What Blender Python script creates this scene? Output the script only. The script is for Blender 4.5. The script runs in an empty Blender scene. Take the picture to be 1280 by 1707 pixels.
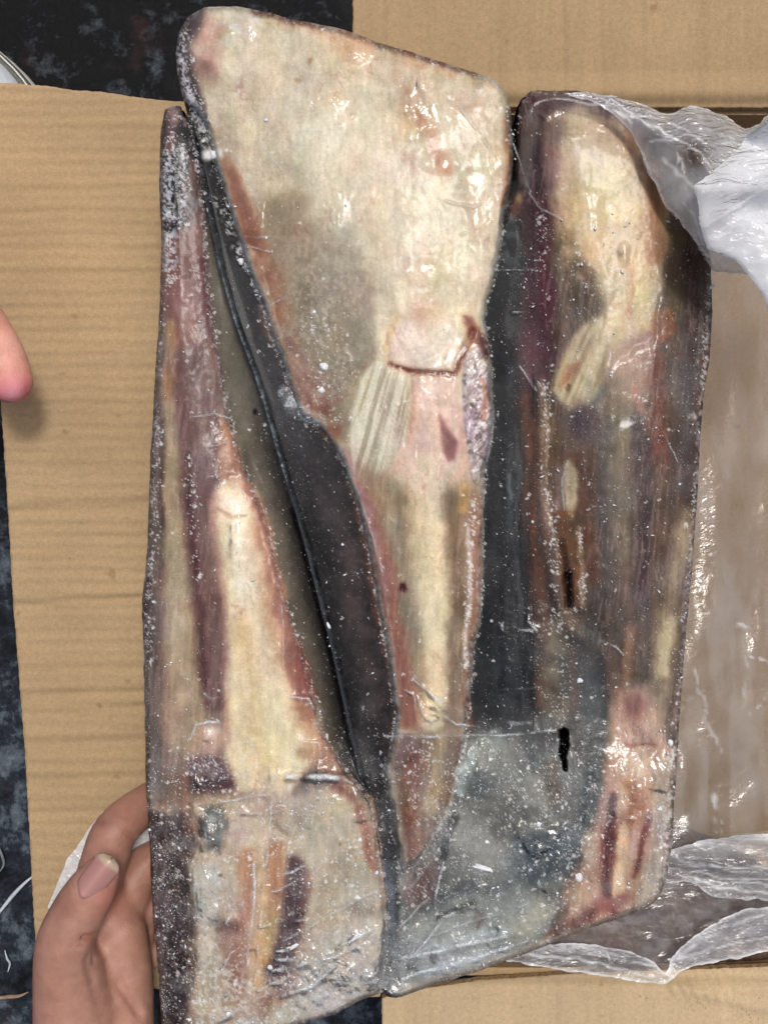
import bpy, math, random
import numpy as np
from math import radians, sin, cos, pi
random.seed(7); RNG = np.random.default_rng(11)
scene = bpy.context.scene
COL = scene.collection

# ------------------------------------------------------------------ camera, sky, sun, exposure
S = 0.0003            # metres per photo pixel on the top of the block
D0 = 0.50             # camera height above the top of the block
ZB = 0.27             # height of the block's top above the ground
CAMZ = ZB + D0
cam = bpy.data.cameras.new('camera'); camo = bpy.data.objects.new('camera', cam); COL.objects.link(camo)
camo.location = (0, 0, CAMZ)
cam.sensor_fit = 'VERTICAL'; cam.sensor_height = 24.0
cam.lens = 24.0 * D0 / (1707 * S)
cam.clip_start = 0.01; cam.clip_end = 200
scene.camera = camo

SUN_EL, SUN_AZ = radians(70), radians(30)      # azimuth measured from +Y (photo top) towards +X
world = bpy.data.worlds.new('World'); scene.world = world; world.use_nodes = True
wn = world.node_tree; wn.nodes.clear()
wo = wn.nodes.new('ShaderNodeOutputWorld'); bg = wn.nodes.new('ShaderNodeBackground'); sky = wn.nodes.new('ShaderNodeTexSky')
sky.sky_type = 'NISHITA'; sky.sun_disc = False; sky.sun_elevation = SUN_EL; sky.sun_rotation = SUN_AZ
sky.air_density = 1.0; sky.dust_density = 6.0; sky.ozone_density = 0.6
bg.inputs['Strength'].default_value = 0.085
wn.links.new(sky.outputs[0], bg.inputs[0]); wn.links.new(bg.outputs[0], wo.inputs[0])
sun = bpy.data.lights.new('sun', 'SUN'); suno = bpy.data.objects.new('sun', sun); COL.objects.link(suno)
sun.energy = 1.5; sun.angle = radians(10); sun.color = (1.0, 0.98, 0.95)
suno.rotation_euler = (pi/2 - SUN_EL, 0, -SUN_AZ + 0)   # tilt so light comes from the top of the photo
suno.rotation_euler = (-(pi/2 - SUN_EL), 0, -SUN_AZ)
scene.view_settings.view_transform = 'Standard'; scene.view_settings.look = 'None'
scene.view_settings.exposure = 0.17; scene.view_settings.gamma = 1.0
scene.render.engine = 'CYCLES'
scene.cycles.transparent_max_bounces = 24; scene.cycles.max_bounces = 10

# ------------------------------------------------------------------ helpers
def lin(c):
    a = np.asarray(c, float) / 255.0
    return np.where(a <= 0.04045, a / 12.92, ((a + 0.055) / 1.055) ** 2.4)
def rgba(c):
    l = lin(c); return (float(l[0]), float(l[1]), float(l[2]), 1.0)
def P(px, py, z):
    """world point at height z seen at photo pixel (px, py)"""
    k = S * (CAMZ - z) / D0
    return (px - 640.0) * k, (853.5 - py) * k, z
def PV(px, py, z):
    x, y, z = P(np.asarray(px, float), np.asarray(py, float), np.asarray(z, float))
    return np.stack([x, y, z + 0 * x], -1)
def sst(a, b, x):
    t = np.clip((x - a) / (b - a), 0, 1); return t * t * (3 - 2 * t)
def hsh(i, j, s):
    with np.errstate(over='ignore'):
        h = (i.astype(np.int64) * 374761393 + j.astype(np.int64) * 668265263 + s * 974634533) & 0x7fffffff
        h = ((h ^ (h >> 13)) * 1274126177) & 0x7fffffff
        h = ((h ^ (h >> 16)) * 2246822519) & 0x7fffffff
    return ((h ^ (h >> 15)) & 0xffffff) / float(0xffffff)
def vn(x, y, s=0):
    i = np.floor(x); j = np.floor(y); fx = x - i; fy = y - j
    fx = fx * fx * (3 - 2 * fx); fy = fy * fy * (3 - 2 * fy)
    a = hsh(i, j, s); b = hsh(i + 1, j, s); c = hsh(i, j + 1, s); d = hsh(i + 1, j + 1, s)
    return (a * (1 - fx) + b * fx) * (1 - fy) + (c * (1 - fx) + d * fx) * fy
def fbm(x, y, s=0, o=4):
    r = 0; a = 0.5; n = 0
    for k in range(o):
        r = r + a * vn(x * 2 ** k + 17.3 * k, y * 2 ** k - 9.1 * k, s + k); n += a; a *= 0.5
    return r / n                                # 0..1
def seg(X, Y, pts):
    """distance to a polyline and the interpolated third value"""
    best = np.full(X.shape, 1e9); val = np.zeros(X.shape)
    for (a, b) in zip(pts[:-1], pts[1:]):
        dx, dy = b[0] - a[0], b[1] - a[1]; L = dx * dx + dy * dy + 1e-9
        t = np.clip(((X - a[0]) * dx + (Y - a[1]) * dy) / L, 0, 1)
        d = np.hypot(X - a[0] - t * dx, Y - a[1] - t * dy)
        w = a[2] + (b[2] - a[2]) * t if len(a) > 2 else 0
        m = d < best; best = np.where(m, d, best); val = np.where(m, w, val)
    return best, val
def sdp(X, Y, pts):
    """signed distance to a polygon, negative inside"""
    d = np.full(X.shape, 1e9); ins = np.zeros(X.shape, bool)
    n = len(pts)
    for k in range(n):
        a, b = pts[k], pts[(k + 1) % n]
        dx, dy = b[0] - a[0], b[1] - a[1]; L = dx * dx + dy * dy + 1e-9
        t = np.clip(((X - a[0]) * dx + (Y - a[1]) * dy) / L, 0, 1)
        d = np.minimum(d, np.hypot(X - a[0] - t * dx, Y - a[1] - t * dy))
        c = ((a[1] > Y) != (b[1] > Y)) & (X < dx * (Y - a[1]) / (dy if dy else 1e-9) + a[0])
        ins ^= c
    return np.where(ins, -d, d)
def spline(pts, n=6, closed=True):
    """Catmull-Rom through the points"""
    p = np.array(pts, float); N = len(p); out = []
    for i in range(N if closed else N - 1):
        if closed: a, b, c, d = p[i - 1], p[i], p[(i + 1) % N], p[(i + 2) % N]
        else: a, b, c, d = p[max(i - 1, 0)], p[i], p[i + 1], p[min(i + 2, N - 1)]
        for k in range(n):
            t = k / n
            out.append(.5 * (2 * b + (c - a) * t + (2 * a - 5 * b + 4 * c - d) * t * t + (3 * b - a - 3 * c + d) * t ** 3))
    if not closed: out.append(p[-1])
    return [tuple(q) for q in out]
def blur(a, r, it=3):
    for _ in range(it):
        for ax in (0, 1):
            n = a.shape[ax]; pad = [(0, 0), (0, 0)]; pad[ax] = (r + 1, r)
            c = np.cumsum(np.pad(a, pad, mode='edge'), axis=ax)
            hi = np.take(c, np.arange(2 * r + 1, 2 * r + 1 + n), axis=ax); lo = np.take(c, np.arange(0, n), axis=ax)
            a = (hi - lo) / (2 * r + 1)
    return a

def tag(o, label=None, cat=None, group=None, kind=None):
    if label: o['label'] = label
    if cat: o['category'] = cat
    if group: o['group'] = group
    if kind: o['kind'] = kind
    return o
def empty(name, loc, **k):
    o = bpy.data.objects.new(name, None); COL.objects.link(o); o.location = loc; o.empty_display_size = .02
    return tag(o, **k)
def link(name, me, mat, parent=None, loc=None):
    o = bpy.data.objects.new(name, me); COL.objects.link(o)
    if mat is not None and not me.materials: me.materials.append(mat)
    if loc is not None: o.location = loc
    if parent is not None:
        o.parent = parent
        if parent.parent is None: o.matrix_parent_inverse.translation = -parent.location   # parts keep world coordinates
    return o
def mesh(name, V, F, colors=None, normals=None, smooth=True):
    me = bpy.data.meshes.new(name); V = np.asarray(V, np.float32)
    if isinstance(F, np.ndarray):
        k = F.shape[1]; nf = len(F)
        me.vertices.add(len(V)); me.vertices.foreach_set('co', V.ravel())
        me.loops.add(nf * k); me.loops.foreach_set('vertex_index', F.astype(np.int32).ravel())
        me.polygons.add(nf); me.polygons.foreach_set('loop_start', np.arange(0, nf * k, k, dtype=np.int32))
        me.polygons.foreach_set('loop_total', np.full(nf, k, np.int32))
        me.update(calc_edges=True); me.validate()
    else:
        me.from_pydata([tuple(map(float, v)) for v in V], [], F); me.update()
    if smooth: me.polygons.foreach_set('use_smooth', np.ones(len(me.polygons), bool))
    if colors is not None:
        at = me.color_attributes.new('Col', 'FLOAT_COLOR', 'POINT')
        at.data.foreach_set('color', np.asarray(colors, np.float32).ravel())
    if normals is not None: me.normals_split_custom_set_from_vertices(np.asarray(normals, np.float32))
    return me
def pick(V, F, C=None, N=None):
    u, inv = np.unique(F.ravel(), return_inverse=True)
    return V[u], inv.reshape(F.shape), (None if C is None else C[u]), (None if N is None else N[u])

# ------------------------------------------------------------------ materials
class NT:
    def __init__(s, name):
        s.m = bpy.data.materials.new(name); s.m.use_nodes = True; s.t = s.m.node_tree; s.t.nodes.clear()
        s.out = s.t.nodes.new('ShaderNodeOutputMaterial')
    def n(s, typ, **kw):
        nd = s.t.nodes.new('ShaderNode' + typ)
        for k, v in kw.items():
            k2 = k.replace('_', ' ')
            if hasattr(nd, k) and k not in nd.inputs: setattr(nd, k, v); continue
            key = k if k in nd.inputs else k2 if k2 in nd.inputs else k2.title()
            if isinstance(v, bpy.types.NodeSocket): s.t.links.new(v, nd.inputs[key])
            else: nd.inputs[key].default_value = v
        return nd
    def l(s, a, b): s.t.links.new(a, b)
    def coord(s, scale=(1, 1, 1), rot=(0, 0, 0)):
        tc = s.n('TexCoord'); mp = s.n('Mapping'); s.l(tc.outputs['Object'], mp.inputs['Vector'])
        mp.inputs['Scale'].default_value = scale; mp.inputs['Rotation'].default_value = rot
        return mp.outputs[0]
    def noise(s, vec, scale, detail=3, rough=.55, dist=0):
        nd = s.n('TexNoise', Scale=scale, Detail=detail, Roughness=rough, Distortion=dist); s.l(vec, nd.inputs['Vector'])
        return nd.outputs['Fac']
    def ramp(s, fac, stops, interp='LINEAR'):
        r = s.n('ValToRGB'); s.l(fac, r.inputs[0]); e = r.color_ramp.elements; r.color_ramp.interpolation = interp
        while len(e) < len(stops): e.new(.5)
        for q, (p, c) in zip(e, stops): q.position = p; q.color = c if len(c) == 4 else (*c, 1)
        return r.outputs[0]
    def mix(s, fac, a, b, mode='MIX'):
        nd = s.t.nodes.new('ShaderNodeMix'); nd.data_type = 'RGBA'; nd.blend_type = mode
        for sock, v in ((nd.inputs[0], fac), (nd.inputs[6], a), (nd.inputs[7], b)):
            if isinstance(v, bpy.types.NodeSocket): s.l(v, sock)
            else: sock.default_value = v
        return nd.outputs[2]
    def math(s, op, a, b=0.0):
        nd = s.t.nodes.new('ShaderNodeMath'); nd.operation = op
        for sock, v in ((nd.inputs[0], a), (nd.inputs[1], b)):
            if isinstance(v, bpy.types.NodeSocket): s.l(v, sock)
            else: sock.default_value = v
        return nd.outputs[0]
    def bump(s, h, strength=.3, dist=.001, normal=None):
        nd = s.n('Bump', Strength=strength, Distance=dist); s.l(h, nd.inputs['Height'])
        if normal is not None: s.l(normal, nd.inputs['Normal'])
        return nd.outputs[0]
    def pbsdf(s, color, rough=.6, spec=.4, normal=None, **kw):
        b = s.n('BsdfPrincipled')
        for key, v in (('Base Color', color), ('Roughness', rough), ('Specular IOR Level', spec)):
            if isinstance(v, bpy.types.NodeSocket): s.l(v, b.inputs[key])
            else: b.inputs[key].default_value = v
        for k, v in kw.items(): b.inputs[k.replace('_', ' ')].default_value = v
        if normal is not None: s.l(normal, b.inputs['Normal'])
        return b.outputs[0]
    def done(s, sh): s.l(sh, s.out.inputs[0]); return s.m
W4 = lambda v: (v, v, v, 1)

def mat_card(name, along, tone=(180, 154, 118)):
    """kraft board; along = 'X' or 'Y' is the direction of the faint flute streaks"""
    t = NT(name); sc = (1, 12, 1) if along == 'X' else (12, 1, 1)
    v = t.coord(sc); g = t.coord()
    st = t.noise(v, 34, 4, .6); st2 = t.noise(v, 9, 3, .5)
    gr = t.noise(g, 1900, 2, .6); gr2 = t.noise(g, 420, 3, .6); bl = t.noise(g, 14, 4, .55)
    base = np.array(rgba(tone)); d = base * .93; d[3] = 1; li = np.minimum(base * 1.06, 1); li[3] = 1
    c = t.ramp(st, [(.3, tuple(d)), (.7, tuple(li))])
    c = t.mix(.55, c, tuple(base))
    c = t.mix(1.0, c, t.ramp(st2, [(.3, W4(.95)), (.7, W4(1.03))]), 'MULTIPLY')
    c = t.mix(1.0, c, t.ramp(gr, [(.3, W4(.82)), (.7, W4(1.15))]), 'MULTIPLY')
    c = t.mix(1.0, c, t.ramp(gr2, [(.3, W4(.90)), (.7, W4(1.08))]), 'MULTIPLY')
    c = t.mix(1.0, c, t.ramp(bl, [(.3, (.90, .88, .86, 1)), (.7, (1.06, 1.05, 1.02, 1))]), 'MULTIPLY')
    sp = t.ramp(t.noise(g, 95, 2, .5), [(.71, W4(0)), (.77, W4(1))])
    c = t.mix(t.math('MULTIPLY', sp, .4), c, rgba((120, 88, 56)))
    h = t.math('ADD', t.math('MULTIPLY', st, .5), t.math('MULTIPLY', gr2, .4))
    return t.done(t.pbsdf(c, .82, .25, t.bump(h, .2, .0004)))
def mat_edge():
    t = NT('board_edge'); g = t.coord()
    c = t.ramp(t.noise(g, 700, 3), [(.3, rgba((150, 118, 80))), (.7, rgba((214, 186, 146)))])
    return t.done(t.pbsdf(c, .95, .1, t.bump(t.noise(g, 900, 2), .6, .0008)))
def mat_ground():
    t = NT('worn_black_floor'); g = t.coord()
    big = t.noise(g, 9, 5, .6, .6); mid = t.noise(g, 30, 6, .72, .2); fine = t.noise(g, 260, 4, .7)
    x = t.n('SeparateXYZ'); t.l(t.n('TexCoord').outputs['Object'], x.inputs[0])
    c = t.ramp(mid, [(.42, rgba((10, 10, 12))), (.54, rgba((20, 20, 22))), (.60, rgba((50, 54, 58))), (.72, rgba((84, 92, 98)))])
    c2 = t.ramp(mid, [(.38, rgba((16, 18, 22))), (.52, rgba((42, 48, 56))), (.56, rgba((72, 80, 88))), (.70, rgba((104, 114, 122)))])
    lit_wear = t.ramp(t.math('ADD', t.math('MULTIPLY', x.outputs[1], -2.4), t.math('MULTIPLY', big, .9)), [(.35, W4(0)), (.8, W4(1))])  # worn flakes, plus a lighter palette painting the better lit near end
    c = t.mix(lit_wear, c, c2)
    red = t.ramp(t.noise(g, 23, 4, .6), [(.58, W4(0)), (.70, W4(1))])
    c = t.mix(t.math('MULTIPLY', red, .45), c, rgba((58, 40, 38)))
    c = t.mix(1.0, c, t.ramp(fine, [(.3, W4(.55)), (.7, W4(1.4))]), 'MULTIPLY')
    r = t.ramp(mid, [(.4, W4(.55)), (.65, W4(.9))])
    h = t.math('ADD', t.math('MULTIPLY', mid, 1.0), t.math('MULTIPLY', fine, .25))
    return t.done(t.pbsdf(c, r, .12, t.bump(h, .35, .002)))
def mat_meat(name='frozen_meat', rough=.42, bmp=.3):
    t = NT(name); g = t.coord(); gs = t.coord((1, .22, 1), (0, 0, .05))
    a = t.n('Attribute'); a.attribute_name = 'Col'
    n1 = t.noise(g, 900, 4, .65); n2 = t.noise(gs, 420, 4, .6); n3 = t.noise(g, 120, 4, .6)
    c = t.mix(1.0, a.outputs['Color'], t.ramp(n1, [(.3, W4(.86)), (.7, W4(1.13))]), 'MULTIPLY')
    c = t.mix(1.0, c, t.ramp(n2, [(.3, (.90, .88, .86, 1)), (.7, (1.09, 1.09, 1.09, 1))]), 'MULTIPLY')
    c = t.mix(1.0, c, t.ramp(n3, [(.3, (.92, .90, .89, 1)), (.7, W4(1.07))]), 'MULTIPLY')
    h = t.math('ADD', t.math('MULTIPLY', n2, .5), t.math('MULTIPLY', n3, 1.0))
    b = t.pbsdf(c, rough, .12, t.bump(h, bmp, .0010))
    return t.done(b)
def mat_film():
    """clear wrapping film: see-through, glossy, milky where it is creased, frosted or painted with sky reflection ('Col' red), puckered by 'Col' green"""
    t = NT('wrapping_film'); g = t.coord(); g2 = t.coord((1, .4, 1), (0, 0, .45))
    a = t.n('Attribute'); a.attribute_name = 'Col'
    sep = t.n('SeparateColor'); t.l(a.outputs['Color'], sep.inputs[0])
    n1 = t.noise(g2, 55, 2, .4, 1.2); n2 = t.noise(g, 260, 2, .5)
    h = t.math('ADD', t.math('MULTIPLY', n1, 1.0), t.math('MULTIPLY', n2, .10))
    h = t.math('MULTIPLY', h, sep.outputs[1])
    nb = t.bump(h, 1.0, .0075)
    gl = t.n('BsdfGlossy', Roughness=.17); t.l(nb, gl.inputs['Normal'])
    tr = t.n('BsdfTransparent')
    fr = t.n('Fresnel', IOR=1.45); t.l(nb, fr.inputs['Normal'])
    m1 = t.n('MixShader'); t.l(t.math('MINIMUM', t.math('MULTIPLY', fr.outputs[0], t.math('ADD', t.math('MULTIPLY', sep.outputs[1], 2.6), .02)), 1.0), m1.inputs[0]); t.l(tr.outputs[0], m1.inputs[1]); t.l(gl.outputs[0], m1.inputs[2])
    df = t.n('BsdfDiffuse', Color=(.78, .82, .84, 1)); t.l(nb, df.inputs['Normal'])
    fz = t.ramp(t.noise(g, 900, 4, .7), [(.35, W4(.35)), (.65, W4(1.3))])
    m2 = t.n('MixShader'); t.l(t.math('MULTIPLY', sep.outputs[0], fz), m2.inputs[0]); t.l(m1.outputs[0], m2.inputs[1]); t.l(df.outputs[0], m2.inputs[2])
    return t.done(m2.outputs[0])
def mat_bag(name='plastic_bag', gloss=2.0, bmp=.8, tint=(244, 246, 248)):
    t = NT(name); g = t.coord(); a = t.n('Attribute'); a.attribute_name = 'Col'
    sep = t.n('SeparateColor'); t.l(a.outputs['Color'], sep.inputs[0])
    nb = t.bump(t.math('ADD', t.noise(t.coord((1, 2.2, 1), (0, 0, .6)), 85, 3, .55, 1.5), t.math('MULTIPLY', t.noise(g, 330, 3), .15)), bmp, .0036)
    df = t.n('BsdfDiffuse', Color=rgba(tint)); tl = t.n('BsdfTranslucent', Color=rgba(tint))
    gl = t.n('BsdfGlossy', Roughness=.16); tr = t.n('BsdfTransparent', Color=(.96, .97, .98, 1))
    t.l(nb, gl.inputs['Normal'])
    d2 = t.n('MixShader'); d2.inputs[0].default_value = .06; t.l(df.outputs[0], d2.inputs[1]); t.l(tl.outputs[0], d2.inputs[2])
    m1 = t.n('MixShader'); t.l(sep.outputs[0], m1.inputs[0]); t.l(tr.outputs[0], m1.inputs[1]); t.l(d2.outputs[0], m1.inputs[2])
    fr = t.n('Fresnel', IOR=1.5); t.l(nb, fr.inputs['Normal'])
    m2 = t.n('MixShader'); t.l(t.math('MINIMUM', t.math('MULTIPLY', fr.outputs[0], gloss), 1.0), m2.inputs[0]); t.l(m1.outputs[0], m2.inputs[1]); t.l(gl.outputs[0], m2.inputs[2])
    return t.done(m2.outputs[0])
def mat_frost():
    t = NT('frost'); g = t.coord()
    c = t.ramp(t.noise(g, 500, 2), [(.3, rgba((205, 210, 214))), (.7, rgba((244, 246, 248)))])
    return t.done(t.pbsdf(c, .35, .5))
def mat_skin(name='hand_skin'):
    t = NT(name); g = t.coord(); a = t.n('Attribute'); a.attribute_name = 'Col'
    n1 = t.noise(g, 160, 4, .6); n2 = t.noise(g, 38, 3, .5)
    c = t.mix(1.0, a.outputs['Color'], t.ramp(n1, [(.3, (.90, .86, .84, 1)), (.7, (1.07, 1.07, 1.07, 1))]), 'MULTIPLY')
    c = t.mix(1.0, c, t.ramp(n2, [(.3, (.95, .88, .86, 1)), (.7, (1.05, 1.06, 1.06, 1))]), 'MULTIPLY')
    vo = t.n('TexVoronoi', Scale=900.0); t.l(g, vo.inputs['Vector'])
    wv = t.n('TexWave', Scale=320.0, Distortion=6.0, Detail=2.0); t.l(t.coord((1, 1, 1), (0, 0, .8)), wv.inputs['Vector'])
    h = t.math('ADD', t.math('MULTIPLY', vo.outputs['Distance'], .8), t.math('ADD', t.math('MULTIPLY', n1, 1.3), t.math('MULTIPLY', wv.outputs['Fac'], .18)))
    return t.done(t.pbsdf(c, .48, .38, t.bump(h, .22, .0007), Subsurface_Weight=.25, Subsurface_Radius=(.004, .0016, .0008), Subsurface_Scale=.6))
def mat_plain(name, c, rough=.5, spec=.4, var=.15, sc=200, bump=.2):
    t = NT(name); g = t.coord(); n = t.noise(g, sc, 4, .6); b = np.array(rgba(c))
    lo = b * (1 - var); hi = np.minimum(b * (1 + var), 1); lo[3] = hi[3] = 1
    return t.done(t.pbsdf(t.ramp(n, [(.3, tuple(lo)), (.7, tuple(hi))]), rough, spec, t.bump(n, bump, .0008)))

M_TOP = mat_card('kraft_board_flutes_up', 'Y'); M_LEFT = mat_card('kraft_board_flutes_across', 'X'); M_EDGE = mat_edge()
M_GROUND = mat_ground(); M_MEAT = mat_meat(); M_SKINW = mat_meat('dark_skin', .5, .08); M_FILM = mat_film(); M_BAG = mat_bag(); M_CLEAR = mat_bag('clear_plastic', 2.0, .3); M_FROST = mat_frost(); M_HAND = mat_skin()

# ------------------------------------------------------------------ ground
n = 60; gx, gy = np.meshgrid(np.linspace(-30, 30, n), np.linspace(-30, 30, n))
gv = np.stack([gx.ravel(), gy.ravel(), 0 * gx.ravel()], -1)
ii = np.arange(n * n).reshape(n, n)
gq = np.stack([ii[:-1, :-1], ii[:-1, 1:], ii[1:, 1:], ii[1:, :-1]], -1).reshape(-1, 4)
tag(link('ground', mesh('ground', gv, gq), M_GROUND), kind='structure')

# ------------------------------------------------------------------ cardboard box
ZR = 0.200
def board(name, poly, zfun, mat, parent, label=None, thick=.0045, step=5, rough_edge=1.2, split=None):
    """a flat board with its own thickness: heightfield top inside a polygon, fluted edge, underside"""
    xs = [p[0] for p in poly]; ys = [p[1] for p in poly]
    X, Y = np.meshgrid(np.arange(min(xs) - step, max(xs) + 2 * step, step), np.arange(min(ys) - step, max(ys) + 2 * step, step))
    sd = sdp(X, Y, poly) + rough_edge * (fbm(X / 7, Y / 7, 3, 2) - .5) * 2
    V, Q = clip_grid(X, Y, sd, step)
    px, py = V[:, 0], V[:, 1]; z = zfun(px, py)
    T = PV(px, py, z); n0 = len(T); B = T.copy(); B[:, 2] -= thick
    e = bound_edges(Q)
    sides = np.stack([e[:, 1], e[:, 0], e[:, 0] + n0, e[:, 1] + n0], -1)
    F = np.concatenate([Q, Q[:, ::-1] + n0, sides])
    me = mesh(name, np.concatenate([T, B]), F)
    me.materials.append(mat); me.materials.append(M_EDGE)
    mi = np.zeros(len(me.polygons), np.int32); mi[2 * len(Q):] = 1; me.polygons.foreach_set('material_index', mi)
    sm = np.ones(len(me.polygons), bool); sm[2 * len(Q):] = False; me.polygons.foreach_set('use_smooth', sm)
    o = link(name, me, None, parent)
    if label: o['label'] = label
    return o
def clip_grid(X, Y, sd, step):
    """quads of the grid inside sd < 0, border vertices moved onto sd = 0"""
    h, w = X.shape; ins = sd < step * .55
    f = ins[:-1, :-1] & ins[:-1, 1:] & ins[1:, 1:] & ins[1:, :-1]
    idx = np.arange(h * w).reshape(h, w)
    q = np.stack([idx[:-1, :-1], idx[1:, :-1], idx[1:, 1:], idx[:-1, 1:]], -1)[f]
    gyy, gxx = np.gradient(sd, step); g = np.hypot(gxx, gyy) + 1e-6
    e = bound_edges(q); b = np.unique(e)
    x = X.ravel().astype(float); y = Y.ravel().astype(float); s = sd.ravel()
    mv = np.clip(s[b], -step * 1.5, step * 1.5)
    x[b] -= mv * gxx.ravel()[b] / g.ravel()[b]; y[b] -= mv * gyy.ravel()[b] / g.ravel()[b]
    u, inv = np.unique(q.ravel(), return_inverse=True)
    return np.stack([x[u], y[u]], -1), inv.reshape(q.shape)
def bound_edges(q):
    e = np.concatenate([q[:, [i, (i + 1) % 4]] for i in range(4)]); key = np.sort(e, 1)
    _, inv, cnt = np.unique(key[:, 0].astype(np.int64) * 10000000 + key[:, 1], return_inverse=True, return_counts=True)
    return e[cnt[inv] == 1]

bx0, by0, _ = P(596, 1640, ZR); bx1, by1, _ = P(1560, 166, ZR)
box = empty('cardboard_box', ((bx0 + bx1) / 2, (by0 + by1) / 2, 0), label='open brown cardboard box with its flaps folded out under the frozen block', cat='box')
def boxpart(name, a, b, mat, label=None):
    n = 24
    (x0, y0, z0), (x1, y1, z1) = a, b
    V = [(x, y, z) for z in (z0, z1) for y in (y0, y1) for x in (x0, x1)]
    F = [(0, 2, 3, 1), (4, 5, 7, 6), (0, 1, 5, 4), (2, 6, 7, 3), (0, 4, 6, 2), (1, 3, 7, 5)]
    o = link(name, mesh(name, V, F, smooth=False), mat, box)
    if label: o['label'] = label
    return o
T = .0045
M_VERT = mat_card('kraft_board_walls', 'Y')
boxpart('floor', (bx0, by0, .002), (bx1, by1, .002 + T), M_TOP)
boxpart('wall', (bx0 + T, by1 - T, .0066), (bx1 - T, by1, ZR - .0105), M_VERT, 'far wall')
boxpart('wall', (bx0 + T, by0, .0066), (bx1 - T, by0 + T, ZR - .0105), M_VERT, 'near wall')
boxpart('wall', (bx0, by0, .0066), (bx0 + T, by1, ZR - .0105), M_VERT, 'left wall')
boxpart('wall', (bx1 - T, by0, .0066), (bx1, by1, ZR - .0105), M_VERT, 'right wall')

boxpart('pad', (bx0 + T + .002, by0 + T + .002, .085), (bx1 - T - .002, by1 - T - .002, .088), mat_card('added_kraft_pad', 'Y', (158, 132, 98)))  # invented raised layer, added so the box looks lighter inside
def z_left(px, py):
    rip = np.zeros(px.shape)
    w = fbm(px / 260, py / 40, 21, 2)
    for f, a, s in ((20, .00034, 1), (33, .00018, 2)):
        rip += a * np.sin(2 * pi * (py + 9 * (fbm(px / 120, py / 60, s) - .5)) / f) * (.35 + fbm(px / 150, py / 45, s + 9))
    for yy, a, wd in ((462, .0009, 9), (595, .0006, 8), (848, .0022, 10), (900, .0009, 7), (1003, .0024, 6), (1160, .0022, 9), (1185, .0016, 7), (1240, .0022, 12), (1300, .0013, 9), (1355, .0012, 9)):
        d = py - yy + .05 * (px - 120) + 7 * (fbm(px / 70, py / 500 + yy, 19, 2) - .5)
        rip += .62 * (-a * np.exp(-(d / wd) ** 2) + a * .75 * np.exp(-((d + wd * 1.7) / wd) ** 2)) * (.4 + .9 * fbm(px / 90, py / 300 + yy, 17, 2))
    droop = -.016 * np.clip((560 - px) / 600, 0, 1.2) ** 1.6
    return ZR + rip + droop + .006 * (fbm(px / 300, py / 400, 5, 2) - .5)
LEFT = [(-36, 136), (20, 139), (80, 143), (120, 150), (170, 153), (215, 160), (270, 167), (330, 172), (588, 172), (612, 900), (634, 1662),
        (500, 1662), (380, 1655), (250, 1648), (150, 1632), (62, 1604), (58, 1540), (50, 1400), (42, 1250), (30, 1100), (22, 1000), (14, 850), (4, 700), (-12, 500), (-24, 300)]
board('flap', LEFT, z_left, M_LEFT, box, 'left flap with horizontal ripples and worn left edge', step=4)
def z_top(px, py):
    d = np.exp(-((px - 938) / 5.) ** 2) * .0006 + np.exp(-((px - 1002) / 4.) ** 2) * .0003
    return ZR + .0008 * (fbm(px / 12, py / 300, 8, 2) - .5) - d - .0050 * sst(140, 180, py) ** 2 + .018 * np.clip((120 - py) / 300, 0, 1)
board('flap', [(585, -190), (1560, -200), (1560, 180), (590, 178)], z_top, M_TOP, box, 'far flap', step=4)
def z_bot(px, py):
    d = np.exp(-((px - 714) / 4.) ** 2) * .0008
    r = .0016 * np.exp(-((py - 1655 - .25 * (px - 1165)) / 9.) ** 2) * sst(1080, 1180, px)
    for k in range(7):
        c = 1118 + 17 * k
        r = r + .0009 * np.exp(-((px - c - .5 * (py - 1640)) / 5.) ** 2) * sst(1690, 1650, py)
    return ZR + .0008 * (fbm(px / 14, py / 300, 9, 2) - .5) - d - .0050 * sst(1658, 1622, py) ** 2 + r
board('flap', [(636, 1664), (690, 1650), (800, 1634), (1000, 1620), (1560, 1604), (1560, 1890), (640, 1890)], z_bot, mat_card('kraft_board_pale', 'Y', (196, 174, 140)), box, 'near flap', step=4)
board('flap', [(1566, 160), (1880, 150), (1890, 1640), (1566, 1630)], lambda px, py: ZR + 0 * px - .01 * np.clip((px - 1566) / 300, 0, 1), M_LEFT, box, 'right flap', step=14)


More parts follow.
